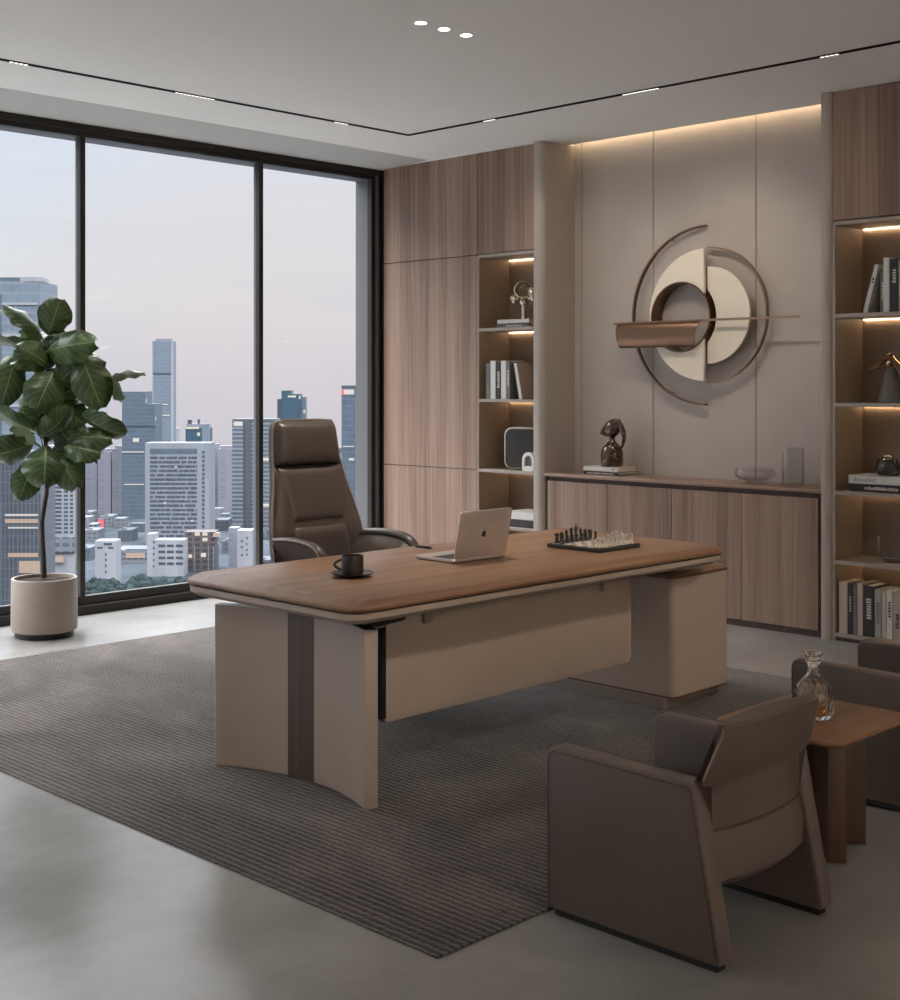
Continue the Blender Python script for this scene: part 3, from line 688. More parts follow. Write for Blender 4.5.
# decanter
p = on_z(813, 718, .42)
t = thing('decanter', 'cut crystal decanter with a little amber liquor on the side table', 'decanter', (p.x, p.y, .42))
def flute(prof, seg, amp, twist, zr):
    lo = []
    for r, z in prof:
        k = max(0, min(1, (zr[1]-z)/(zr[1]-zr[0]))) if z < zr[1] else 0
        k = 1 if (z > .012 and z < zr[1]-.008) else 0
        lo.append([(p.x+(r+amp*k*abs(math.sin(8*(2*PI*i/seg+twist*z))))*math.cos(2*PI*i/seg), p.y+(r+amp*k*abs(math.sin(8*(2*PI*i/seg+twist*z))))*math.sin(2*PI*i/seg), .42+z) for i in range(seg)])
    return lo
outer = [(.030, .0008), (.052, .0008), (.059, .006), (.0605, .02), (.0605, .04), (.060, .06), (.0585, .08), (.056, .098), (.053, .113), (.045, .122), (.033, .131), (.023, .139), (.0185, .147), (.0175, .16), (.018, .176), (.024, .181), (.0245, .186), (.0215, .189)]
inner_ = [(.0135, .189), (.0125, .165), (.0135, .147), (.020, .136), (.040, .123), (.047, .112), (.052, .08), (.053, .03), (.045, .018), (.02, .018)]
MB().loft(flute(outer, 96, .0065, 14, (.012, .108))+[[(p.x+r*math.cos(2*PI*i/96), p.y+r*math.sin(2*PI*i/96), .42+z) for i in range(96)] for r, z in inner_], cap=True).build('bottle', 'crystal', t, ang=50)
MB().lathe([(0, .0185), (.045, .0185), (.0525, .031), (.0522, .052), (0, .052)], (p.x, p.y, .42), 48).build('liquor', 'whisky', t)
MB().lathe([(0, .168), (.0105, .168), (.0125, .188), (.016, .1895), (.021, .193), (.030, .205), (.031, .211), (.024, .2175), (.010, .2205), (0, .2205)], (p.x, p.y, .42), 12).build('stopper', 'crystal', t, ang=20)

# ------------------------------------------------------------------ on the desk
p = on_z(352.5, 576.5, DT)
sc_ = MB().lathe([(0, .0004), (.045, .0004), (.050, .003), (.075, .011), (.083, .0155), (.0835, .0175), (.075, .0145), (.048, .007), (0, .006)], (p.x, p.y, DT), 40).build('saucer', 'cup', loc=(p.x, p.y, DT)); tag(sc_, 'dark stoneware saucer under the coffee cup on the desk', 'saucer')
t = thing('coffee_cup', 'dark brown stoneware cup of coffee standing on a saucer on the desk', 'cup', (p.x, p.y, DT+.008))
cz = DT+.0072
MB().lathe([(0, 0), (.035, 0), (.041, .004), (.0425, .010), (.0432, .073), (.0425, .075), (.0402, .073), (.0395, .012), (0, .008)], (p.x, p.y, cz), 40).build('body', 'cup', t)
MB().lathe([(0, .058), (.0396, .058), (.0396, .0585), (0, .0585)], (p.x, p.y, cz), 32).build('coffee', 'coffee', t)
hd = -R_
MB().tube([Vector((p.x, p.y, cz))+hd*(.042+.028*math.sin(PI*k/12))+Vector((0, 0, .060-.042*k/12)) for k in range(13)], .0052, 8).build('handle', 'cup', t, ang=60)

# laptop
h0, h1 = Vector((-3.885, 3.965, DT)), Vector((-3.892, 4.315, DT))
t = thing('laptop', 'open silver laptop on the desk with its lid towards the visitor side', 'laptop', (-4.0, 4.14, DT), None)
bx0, bx1, by0, by1 = -4.055, -3.818, 3.915, 4.233
bs = MB().loft([[(x, y, z) for x, y in rrect(bx0+i, bx1-i, by0+i, by1-i, .014, 5)] for i, z in ((.006, DT+.0008), (0, DT+.005), (0, DT+.0135), (.001, DT+.0145))]).build('base', 'alu', t, ang=30)
kb = MB()
for r0 in range(6):
    for c0 in range(14):
        kb.box(-3.857-.0175*r0-.015, -3.857-.0175*r0, 3.930+c0*.0208, 3.930+c0*.0208+.0185, DT+.0146, DT+.0156)
kb.build('keyboard', 'key', bs)
MB().box(-4.045, -3.98, 4.02, 4.13, DT+.0146, DT+.0149).build('trackpad', 'alu', bs)
tilt = math.radians(11)
lm = Matrix.Translation((-3.818, 4.074, DT+.016)) @ Matrix.Rotation(tilt, 4, 'Y')
lid = MB().prism(rrect(-.159, .159, 0, .203, .012, 5), 'x', -.005, .002, .0015, 2, mat=lm).build('lid', 'alu', t, ang=30)
MB().prism(rrect(-.154, .154, .006, .198, .008, 4), 'x', -.0062, -.0052, mat=lm).build('screen', 'key', lid)
# fruit shaped emblem: rounded body with a notch at top and a bite, and a separate leaf
pts = []
for k in range(48):
    a = 2*PI*k/48; r = .0135*(1-.16*max(0, math.cos(a-PI/2))**6-.10*max(0, math.cos(a+PI/2))**8+.03*math.cos(4*a))
    u, v = r*math.cos(a), r*1.08*math.sin(a)
    d = math.hypot(u-.0165, v-.0015)
    if d < .0075: q = .0075/d; u, v = .0165+(u-.0165)*q, .0015+(v-.0015)*q
    pts.append((u, .100+v))
MB().prism(pts, 'x', .0018, .0026, mat=lm).prism([(.000, .1165), (.0012, .1215), (.0055, .1255), (.0062, .1255), (.0054, .1205), (.001, .1168)], 'x', .0018, .0026, mat=lm).build('emblem', 'ink', lid)

# pen on the far desk edge
p0, p1 = on_z(415, 545.5, DT+.006), on_z(432, 548, DT+.006)
q = MB().tube([p0, p0.lerp(p1, .1), p0.lerp(p1, .85), p1], [.003, .0055, .0055, .002], 10).build('pen', 'black', loc=(p0.x, p0.y, DT)); tag(q, 'thin black pen lying on the desk between the office chair and the laptop', 'pen')

# chess set
bx0, bx1, by0, by1 = -3.905, -3.602, 4.610, 4.905
t = thing('chess_board', 'dark wooden chess board set up for a game on the desk', 'board game', ((bx0+bx1)/2, (by0+by1)/2, DT))
MB().box(bx0, bx1, by0, by1, DT+.0005, DT+.018, .002, 2).build('board_frame', 'ink', t)
m = MB(); m2 = MB(); sq = (bx1-bx0-.03)/8; zb = DT+.0181
for i in range(8):
    for j in range(8):
        (m if (i+j) % 2 else m2).box(bx0+.015+sq*i, bx0+.015+sq*(i+1), by0+.015+sq*j, by0+.015+sq*(j+1), zb, zb+.001)
m.build('dark_squares', 'b_brown', t); m2.build('light_squares', 'b_cream', t)
zb += .0012
P_ = dict(
 pawn=[(0, 0), (.0105, 0), (.011, .004), (.007, .008), (.0045, .018), (.0075, .021), (.004, .023), (.0068, .028), (.0068, .032), (.004, .0365), (0, .0375)],
 rook=[(0, 0), (.0125, 0), (.013, .005), (.0085, .010), (.007, .030), (.010, .034), (.010, .043), (.006, .043), (.006, .040), (0, .040)],
 bishop=[(0, 0), (.012, 0), (.0125, .005), (.0075, .010), (.005, .028), (.0085, .031), (.005, .034), (.0075, .041), (.006, .049), (.002, .054), (.0028, .057), (0, .059)],
 queen=[(0, 0), (.013, 0), (.0135, .005), (.008, .012), (.0052, .036), (.0095, .040), (.0055, .043), (.0095, .058), (.006, .058), (.003, .062), (.003, .065), (0, .066)],
 king=[(0, 0), (.0135, 0), (.014, .005), (.0085, .012), (.0055, .040), (.010, .044), (.006, .047), (.009, .062), (.004, .066), (0, .067)])
def piece(kind, mat, x, y, face, label, grp):
    m = MB()
    if kind == 'knight':
        m.lathe([(0, 0), (.0125, 0), (.013, .005), (.009, .010), (.0075, .016), (0, .016)], (x, y, zb), 14)
        pr = [(-.008, .015), (.007, .015), (.005, .026), (.011, .034), (.0115, .038), (.005, .042), (.001, .050), (-.003, .046), (-.009, .036), (-.009, .024)]
        m.prism([(x+face*u, zb+v) for u, v in pr], 'y', y-.0045, y+.0045, .0015, 2)
    else: m.lathe(P_[kind], (x, y, zb), 14)
    if kind == 'king': m.box(x-.0015, x+.0015, y-.0015, y+.0015, zb+.066, zb+.078); m.box(x-.0015, x+.0015, y-.005, y+.005, zb+.070, zb+.0735)
    if kind == 'rook':
        pass
    o = m.build('chess_'+kind, mat, loc=(x, y, zb), ang=40); tag(o, label, 'chess piece', grp)
order = ['rook', 'knight', 'bishop', 'queen', 'king', 'bishop', 'knight', 'rook']
nth = ['first', 'second', 'third', 'fourth', 'fifth', 'sixth', 'seventh', 'eighth']
for j in range(8):
    y = by0+.015+sq*(j+.5); k = order[j]
    for cn, mt, xb, xp, fc in (('black', 'ink', 0, 1, 1), ('ivory', 'b_cream', 7, 6, -1)):
        w_ = 'nearest the laptop' if j == 0 else ('farthest from the laptop' if j == 7 else '%s counted from the laptop side' % nth[j])
        piece(k, mt, bx0+.015+sq*(xb+.5), y, fc, '%s chess %s in the back row, %s' % (cn, k, w_), cn+' chess pieces')
        piece('pawn', mt, bx0+.015+sq*(xp+.5), y, fc, '%s chess pawn in the front row, %s' % (cn, w_), cn+' chess pieces')

# ------------------------------------------------------------------ books and ornaments
def book_flat(x0, x1, y0_, y1_, z0, z1, mat, label, group, mark=None, rz=0):
    """lying book, spine towards the room"""
    c_ = Vector(((x0+x1)/2, (y0_+y1_)/2, z0)); t = thing('book', label, 'book', c_, group)
    m = MB(); m.box(x0, x1, y0_, y1_, z0+.0004, z0+.0035); m.box(x0, x1, y0_, y1_, z1-.003, z1); m.box(x0, x1, y0_, y0_+.004, z0+.0004, z1, .001, 1)
    m.build('cover', mat, t); MB().box(x0+.003, x1-.003, y0_+.004, y1_-.003, z0+.0035, z1-.003).build('pages', 'pages', t)
    if mark:
        k = MB(); zc = (z0+z1)/2; hh = (z1-z0)*.22; x = x0+(x1-x0)*mark[1]; e = x0+(x1-x0)*mark[2]; rnd = random.Random(int(z0*1e4))
        while x < e:
            w_ = rnd.uniform(.006, .013); k.box(x, x+w_, y0_-.0006, y0_+.0002, zc-hh, zc+hh*rnd.uniform(.4, 1)); x += w_+.004
        k.build('spine_lettering', mark[0], t)
    return t
def book_up(x0, x1, y0_, y1_, z0, z1, mat, label, group, mark=None, lean=0.0, pivot=None):
    t = thing('book', label, 'book', ((x0+x1)/2, (y0_+y1_)/2, z0), group)
    mt = None
    if lean:
        pv = Vector((pivot, 0, z0)); mt = Matrix.Translation(pv) @ Matrix.Rotation(lean, 4, 'Y') @ Matrix.Translation(-pv)
    m = MB(); m.box(x0, x0+.0025, y0_, y1_, z0+.0004, z1, mat=mt); m.box(x1-.0025, x1, y0_, y1_, z0+.0004, z1, mat=mt); m.box(x0, x1, y0_, y0_+.004, z0+.0004, z1, .001, 1, mat=mt)
    m.build('cover', mat, t); MB().box(x0+.0025, x1-.0025, y0_+.004, y1_-.004, z0+.003, z1-.004, mat=mt).build('pages', 'pages', t)
    if mark:
        k = MB(); xc = (x0+x1)/2; hw = (x1-x0)*.24; z = z0+(z1-z0)*mark[1]; e = z0+(z1-z0)*mark[2]; rnd = random.Random(int(x0*1e4))
        while z < e:
            w_ = rnd.uniform(.006, .014); k.box(xc-hw*rnd.uniform(.5, 1), xc+hw, y0_-.0006, y0_+.0002, z, z+w_, mat=mt); z += w_+.005
        k.build('spine_lettering', mark[0], t)
    return t
# left bookcase
z = SH[4]
g = 'books under the ring ornament'
book_flat(-6.545, -6.235, 7.16, 7.36, z, z+.028, 'b_grey', 'grey book lying under the white book on the left bookcase, top shelf', g, ('foil', .3, .75))
book_flat(-6.535, -6.225, 7.155, 7.345, z+.029, z+.060, 'b_white', 'white book lying under the ring ornament on the left bookcase', g)
cx, cy_ = -6.345, 7.235; z += .0605
t = thing('ring_ornament', 'pale metal ornament of a tilted ring and petals on a stem, left bookcase top shelf', 'ornament', (cx, cy_, z))
MB().lathe([(0, 0), (.022, 0), (.022, .008), (.020, .012), (.020, .105), (0, .105)], (cx, cy_, z), 24).build('stem', 'silver', t)
MB().lathe([(0, .1055), (.028, .1055), (.036, .120), (.034, .134), (.022, .145), (0, .145)], (cx, cy_, z), 24).build('collar', 'silver', t)
rm = Matrix.Translation((cx-.0, cy_-.01, z+.205)) @ Matrix.Rotation(math.radians(40), 4, 'Z') @ Matrix.Rotation(math.radians(78), 4, 'X')
MB().lathe([(.040, -.04), (.062, -.028), (.070, .0), (.066, .034), (.058, .038), (.055, .03), (.054, -.01), (.036, -.03)], (0, 0, 0), 36, mat=rm, close=True).build('ring', 'silver', t, ang=50)
MB().ball((cx-.098, cy_-.01, z+.148), .035, .62, .5, 1, mat=Matrix.Rotation(-.5, 4, 'Y')).ball((cx-.065, cy_, z+.15), .014, 1.4, 1, .8).build('petal', 'silver', t)
MB().ball((cx+.082, cy_-.01, z+.175), .056, .42, .4, 1, mat=Matrix.Rotation(-.35, 4, 'Y')).ball((cx+.055, cy_, z+.15), .016, 1.4, 1, .8).build('petal', 'silver', t)
q = MB().box(-6.215, -6.15, 7.22, 7.40, SH[4]+.0005, SH[4]+.13, .006, 2).build('storage_box', 'b_brown', loc=(-6.18, 7.3, SH[4])); tag(q, 'dark brown box beside the ring ornament on the left bookcase top shelf', 'box')
z = SH[3]; g = 'upright books on the left bookcase'
lb = [(-6.628, -6.582, .262, 'b_grey', 'dark grey book standing leftmost on the left bookcase', None), (-6.580, -6.530, .280, 'b_white', 'white book standing beside the leftmost grey book on the left bookcase', None),
      (-6.528, -6.478, .275, 'b_dark', 'black book with pale spine print between two white books on the left bookcase', ('foil', .3, .7)), (-6.476, -6.428, .280, 'b_white', 'white book right of the black book on the left bookcase', None),
      (-6.426, -6.390, .272, 'b_grey', 'grey book with spine print next to the leaning pair on the left bookcase', ('foil', .35, .75))]
for x0, x1, h, mt, lbl, mk in lb: book_up(x0, x1, 7.13, 7.33, z, z+h, mt, lbl, g, mk)
book_up(-6.328, -6.303, 7.15, 7.35, z, z+.26, 'b_dark', 'black book leaning against the grey books on the left bookcase', g, None, -math.radians(12), -6.328)
t = book_up(-6.298, -6.272, 7.13, 7.36, z, z+.262, 'b_white', 'white-spined brown book leaning at the end of the row on the left bookcase', g, None, -math.radians(12), -6.298)
mt = Matrix.Translation((-6.298, 0, z)) @ Matrix.Rotation(-math.radians(12), 4, 'Y') @ Matrix.Translation((6.298, 0, -z))
MB().box(-6.272, -6.2708, 7.134, 7.36, z+.002, z+.261, mat=mt).build('front_board', 'b_tan', t)
z = SH[2]
t = thing('speaker', 'rounded black speaker with a cream rim on the left bookcase', 'speaker', (-6.335, 7.24, z))
sm = Matrix.Translation((-6.340, 7.24, z+.0048)) @ Matrix.Rotation(math.radians(18), 4, 'Z')
MB().prism(rrect(-.148, .148, 0, .305, .06, 8), 'y', -.045, .05, .012, 3, mat=sm).build('cabinet', 'b_cream', t, ang=30)
MB().prism(rrect(-.136, .136, .012, .293, .052, 8), 'y', -.049, -.0455, .001, 1, mat=sm).build('grille', 'b_dark', t, ang=30)
MB().box(-.07, .07, -.03, .03, -.004, .0, mat=sm).build('foot', 'black', t)
t = thing('arch_ornament', 'small white arched ornament at the end of the shelf beside the black speaker', 'ornament', (-6.215, 7.135, z))
def archo(r, h, n=16): return [(-r, 0)]+[(-r*math.cos(PI*k/n), h-r+r*math.sin(PI*k/n)) for k in range(n+1)]+[(r, 0)]
o = archo(.055, .135); i_ = [(u, v) for u, v in archo(.036, .112)]
i_ = [(u, max(v, .035)) for u, v in i_]
MB().prism([(-6.209+u, z+.0006+v) for u, v in o], 'y', 7.147, 7.16, .001, 1).build('back', 'white_ce', t)
m = MB(); lo = [[(-6.209+a[0], 7.12, z+.0006+a[1]), (-6.209+a[0], 7.147, z+.0006+a[1]), (-6.209+b[0], 7.147, z+.0006+b[1]), (-6.209+b[0], 7.12, z+.0006+b[1])] for a, b in zip(o, i_)]
m.loft(lo); m.box(-6.254, -6.164, 7.12, 7.147, z+.0006, z+.036); m.build('arch', 'white_ce', t)
MB().prism([(-6.209+u*.98, z+.0006+v) for u, v in i_], 'y', 7.141, 7.1465).build('dark_niche', 'b_grey', t)
z = SH[1]; g = 'books on the lowest seen left shelf'
book_flat(-6.42, -6.16, 7.14, 7.36, z, z+.052, 'b_dark', 'black book at the bottom of the pile on the left bookcase beside the laptop', g)
book_flat(-6.42, -6.16, 7.15, 7.36, z+.053, z+.112, 'b_white', 'thick white book on top of the black one on the left bookcase', g)

# right bookcase
z = SH[4]; g = 'upright books on the right bookcase top shelf'
book_up(-3.665, -3.640, 7.15, 7.33, z, z+.285, 'b_white', 'white book leaning to the right at the left end of the right bookcase top shelf', g, ('ink', .62, .68), math.radians(15), -3.64)
book_up(-3.562, -3.536, 7.16, 7.34, z, z+.25, 'b_grey', 'dark grey book under the leaning white book on the right bookcase top shelf', g, ('foil', .3, .7))
book_up(-3.533, -3.497, 7.14, 7.34, z, z+.312, 'b_white', 'tall white upright book on the right bookcase top shelf', g)
book_up(-3.494, -3.445, 7.14, 7.34, z, z+.305, 'b_dark', 'tall black book right of the white one on the right bookcase top shelf', g, ('foil', .55, .8))
book_up(-3.442, -3.405, 7.14, 7.34, z, z+.29, 'b_lgrey', 'light grey book at the cut-off end of the right bookcase top shelf', g)
z = SH[3]
cx, cy_ = -3.545, 7.26
t = thing('bird_sculpture', 'gold winged sculpture on a smoked grey cone, right bookcase second shelf', 'sculpture', (cx, cy_, z))
MB().lathe([(0, .0005), (.078, .0005), (.080, .004), (.066, .06), (.050, .13), (.036, .18), (.026, .20), (0, .205)], (cx, cy_, z), 32).build('cone_base', 'grey_glass', t)
def wing(u, v, sgn):
    q = 2*v-1; x = -.135+.31*u
    w = .05*math.sin(PI*min(1, u*1.02))**.7
    zz = .225+.06*math.exp(-((u-.42)/.16)**2)-.05*max(0, u-.5)*2*.7-.012*(1-u)
    return Vector((cx+x, cy_+q*w, z+zz+sgn*.012*(1-q*q)*math.sin(PI*u)-.022*q*q))
MB().patch(24, 10, lambda u, v: wing(u, v, 1), lambda u, v: wing(u, v, -1)).build('wing', 'gold', t, ang=60)
m = MB(); m.ball((cx-.0, cy_-.012, z+.235), .030, 1, .9, .9); m.build('body', 'gold', t)
m = MB(); m.tube([(cx+.02, cy_-.047, z+.215), (cx+.03, cy_-.052, z+.25), (cx+.022, cy_-.03, z+.285), (cx, cy_, z+.293)], .006, 8); m.build('dark_band', 'black', t)
z = SH[2]; g = 'books under the dark jar'
book_flat(-3.75, -3.40, 7.15, 7.38, z, z+.043, 'b_dark', 'black book with pale spine lettering lying under the white book, right bookcase', g, ('foil', .28, .86))
book_flat(-3.752, -3.41, 7.145, 7.37, z+.044, z+.094, 'b_white', 'white book lying under the dark round jar, right bookcase', g, ('b_lgrey', .1, .5))
z += .0945; cx, cy_ = -3.555, 7.24
t = thing('lidded_jar', 'small dark glass jar with a pale stopper on the stacked books, right bookcase', 'jar', (cx, cy_, z))
MB().lathe([(0, .0005), (.055, .0005), (.060, .006), (.064, .014), (.067, .05), (.064, .08), (.052, .096), (.032, .102), (0, .102)], (cx, cy_, z), 32).build('body', 'dark_glass', t)
MB().lathe([(0, .1022), (.030, .1022), (.032, .108), (.024, .115), (0, .118)], (cx, cy_, z), 20).build('stopper', 'silver', t)
z = SH[1]; cx, cy_ = -3.545, 7.26
t = thing('glass_serving_dish', 'clear glass serving dish with a scooped spout on the right bookcase fourth shelf', 'glass dish', (cx, cy_, z))
MB().lathe([(0, .0008), (.062, .0008), (.068, .008), (.072, .05), (.075, .074), (.0725, .074), (.069, .05), (.064, .012), (0, .008)], (cx+.02, cy_, z), 36).build('bowl', 'clear_glass', t)
MB().tube([(cx-.04, cy_-.01, z+.035), (cx-.075, cy_-.015, z+.07), (cx-.11, cy_-.02, z+.10), (cx-.15, cy_-.02, z+.112)], [.008, .012, .016, .020], 12).build('spout', 'clear_glass', t)
MB().tube([(cx-.052, cy_-.04, z+.03), (cx-.056, cy_-.04, z+.09), (cx-.06, cy_-.04, z+.15)], [.007, .006, .0085], 10).build('stirrer', 'crystal', t)
z = SH[0]; g = 'books in the bottom row of the right bookcase'
rb = [(-3.797, -3.742, .300, 'b_beige', 'cream book at the left end of the bottom row, right bookcase', None), (-3.740, -3.712, .292, 'b_dark', 'thin black book with a grey label second in the bottom row, right bookcase', ('b_lgrey', .45, .75)),
      (-3.710, -3.686, .292, 'b_grey', 'thin dark grey book third in the bottom row, right bookcase', None), (-3.684, -3.650, .302, 'b_rose', 'greyish rose book left of the black lettered book in the bottom row, right bookcase', None),
      (-3.648, -3.582, .292, 'b_dark', 'wide black book with large pale lettering in the bottom row, right bookcase', ('foil', .35, .75)), (-3.580, -3.540, .278, 'b_green', 'grey-green book right of the wide black book in the bottom row, right bookcase', ('b_grey', .3, .7)),
      (-3.538, -3.512, .272, 'b_beige', 'thin beige book left of the white lettered book in the bottom row, right bookcase', None), (-3.510, -3.474, .278, 'b_white', 'white book with dark lettering in the bottom row, right bookcase', ('ink', .45, .75)),
      (-3.472, -3.42, .27, 'b_tan', 'tan book with a dark motif at the cut-off end of the bottom row, right bookcase', ('ink', .25, .55))]
for i, (x0, x1, h, mt, lbl, mk) in enumerate(rb): book_up(x0, x1, 7.115+.002*i, 7.32, z, z+h, mt, lbl, g, mk)

# on the sideboard
z = SBZ; g = 'books on the sideboard'
book_flat(-5.765, -5.475, 7.20, 7.41, z, z+.024, 'b_dark', 'dark book with pale lettering at the bottom of the pile on the sideboard', g, ('foil', .1, .9))
book_flat(-5.765, -5.470, 7.195, 7.405, z+.0245, z+.056, 'b_white', 'white book lying under the bronze figure on the sideboard', g, ('ink', .86, .9))
z += .0563; cx, cy_ = -5.585, 7.285
t = thing('bronze_figure', 'glossy dark bronze abstract figure with a beaked head and loop on the sideboard books', 'figurine', (cx, cy_, z))
t.scale = (.84, .84, .87)
MB().lathe([(0, .0004), (.088, .0004), (.092, .006), (.092, .105), (.088, .130), (.074, .158), (.045, .186), (.026, .205), (.0235, .222), (.03, .236), (0, .245)], (cx, cy_, z), 36).build('body', 'bronze_dark', t, ang=50)
hm = Matrix.Rotation(math.radians(0), 4, 'Y')
lo = []
for k in range(17):                       # head: a beak pointing left that rises to a crown on the right
    u = k/16; x = -.125+.215*u; r = .004+.068*math.sin(PI*min(.92, u*.80))**.9 if u < .98 else .006
    zc = .262+.052*u+.012*math.sin(PI*u)
    if u > .8: r *= max(.12, 1-((u-.8)/.2)**2*.9)
    lo.append([(cx+x, cy_+r*.85*math.cos(2*PI*q/20), z+zc+r*math.sin(2*PI*q/20)) for q in range(20)])
MB().loft(lo).ball((cx+.055, cy_, z+.345), .036, .9, .9, 1).build('head', 'bronze_dark', t, ang=60)
MB().tube([(cx+.05, cy_, z+.352), (cx+.085, cy_, z+.325), (cx+.115, cy_, z+.275), (cx+.122, cy_, z+.225), (cx+.108, cy_, z+.17), (cx+.078, cy_, z+.128)], [.024, .026, .022, .017, .012, .007], 12).build('loop', 'bronze_dark', t, ang=60)
cx, cy_ = on_y(755, 470, 7.27).x, 7.27
t = thing('glass_bowl', 'low round clear glass bowl standing on the sideboard', 'bowl', (cx, cy_, SBZ))
MB().lathe([(0, .0006), (.062, .0006), (.066, .006), (.05, .012), (.058, .018), (.098, .026), (.122, .045), (.127, .066), (.118, .094), (.1155, .094), (.123, .066), (.118, .047), (.096, .030), (.05, .022), (0, .020)], (cx, cy_, SBZ), 48).build('bowl', 'clear_glass', t, ang=60)
cx = on_y(793, 470, 7.28).x
t = thing('glass_vase', 'tall clear glass cylinder vase standing at the end of the sideboard', 'vase', (cx, 7.28, SBZ))
MB().lathe([(0, .0006), (.062, .0006), (.066, .004), (.067, .01), (.067, .232), (.0655, .235), (.064, .232), (.064, .022), (.058, .014), (0, .014)], (cx, 7.28, SBZ), 48).build('cylinder', 'clear_glass', t, ang=50)

# ------------------------------------------------------------------ potted fiddle leaf fig
pc = Vector((-7.262, 3.945, 0)); PT = pc.dot(F_)
plant = thing('potted_plant', 'fiddle leaf fig tree in a round putty planter by the window', 'plant', pc)
MB().lathe([(0, .035), (.184, .035), (.190, .041), (.192, .05), (.190, .340), (.187, .346), (.176, .346), (.174, .338), (.174, .30), (0, .30)], pc, 48).build('planter', 'pot', plant)
MB().lathe([(0, 0), (.168, 0), (.170, .004), (.170, .0345), (0, .0345)], pc, 40).build('planter_base', 'black', plant)
MB().lathe([(0, .3005), (.1735, .3005), (.1735, .325), (.1, .333), (0, .335)], pc, 32).build('soil', 'soil', plant)
def pp(px, py, d=0): return at(px, py, PT-d)
tr = [(44, 578), (43.5, 560), (42.5, 540), (42, 522), (44, 508), (46.5, 494), (47, 478), (46, 455), (45.5, 430), (46, 405), (47.5, 380), (48, 358), (48, 338)]
m = MB(); m.tube([pp(x, y) for x, y in tr], [.0165, .0155, .0145, .014, .0135, .013, .0125, .012, .011, .010, .008, .006, .004], 10)
LV = [  # base px, tip px, apparent width px, offset of base, offset of tip (towards the room), actual-to-apparent widening, side
 (48, 335, 60, 300, 31, .00, .05, 1.0), (43, 338, 7, 303, 15, .00, .06, 1.7), (46, 352, 92, 341, 30, .02, .14, 1.1), (50, 366, 19, 346, 28, .03, .15, 1.1),
 (38, 343, -8, 343, 10, -.05, -.02, 2.0), (17, 354, 1, 406, 30, .02, .10, 1.0), (46, 367, 11, 360, 9, .05, .12, -2.2), (54, 371, 37, 407, 37, .08, .22, 1.0),
 (57, 384, 90, 353, 32, .0, .03, 1.0), (80, 352, 101, 407, 36, .04, .10, 1.0), (72, 352, 107, 360, 10, -.04, -.08, 2.0), (106, 380, 144, 369, 8, -.05, -.04, -2.2),
 (104, 378, 127, 397, 13, .02, .06, -1.7), (82, 414, 123, 437, 19, .05, .12, 1.4), (66, 440, 110, 437, 22, .05, .14, 1.2), (34, 443, -9, 457, 27, .06, .16, 1.1),
 (42, 432, -8, 411, 15, .02, .08, 1.5), (36, 443, 14, 424, 12, .10, .15, -1.6), (39, 437, 71, 411, 20, .08, .15, 1.3), (46, 446, 44, 483, 40, .12, .24, 1.0),
 (57, 453, 76, 486, 29, .08, .18, 1.0), (34, 462, 19, 499, 27, .06, .14, 1.0), (64, 447, 100, 452, 21, .10, .16, 1.2), (88, 448, 99, 462, 4, -.05, -.08, 2.5),
 (70, 381, 85, 406, 8, -.04, -.02, -2.2), (45, 405, 18, 428, 24, -.06, -.02, 1.0), (56, 402, 84, 424, 28, -.08, -.04, 1.0), (55, 424, 78, 452, 26, -.06, -.02, 1.0),
 (44, 422, 30, 402, 18, -.04, .02, 1.0), (40, 384, 22, 402, 14, -.1, -.12, 1.2), (30, 352, 8, 372, 14, -.08, -.1, 1.3), (50, 346, 72, 358, 22, -.06, -.08, 1.2), (46, 452, 66, 474, 24, -.06, -.02, 1.1)]
rq = random.Random(21)
for k in range(20):
    by = rq.uniform(352, 452); a = rq.uniform(-.5, PI+.5) if by < 380 else rq.uniform(-PI, PI); r0 = rq.uniform(3, 8); r1 = r0+rq.uniform(26, 38)
    LV.append((46+r0*math.cos(a), by-r0*math.sin(a)*.8, 46+r1*math.cos(a), by-r1*math.sin(a)*.75, rq.uniform(16, 26), rq.uniform(-.08, 0), rq.uniform(-.22, -.06), rq.choice((1.0, 1.3, -1.3))))
bmL = bmesh.new(); uvl = bmL.loops.layers.uv.new('UVMap'); rl = random.Random(3)
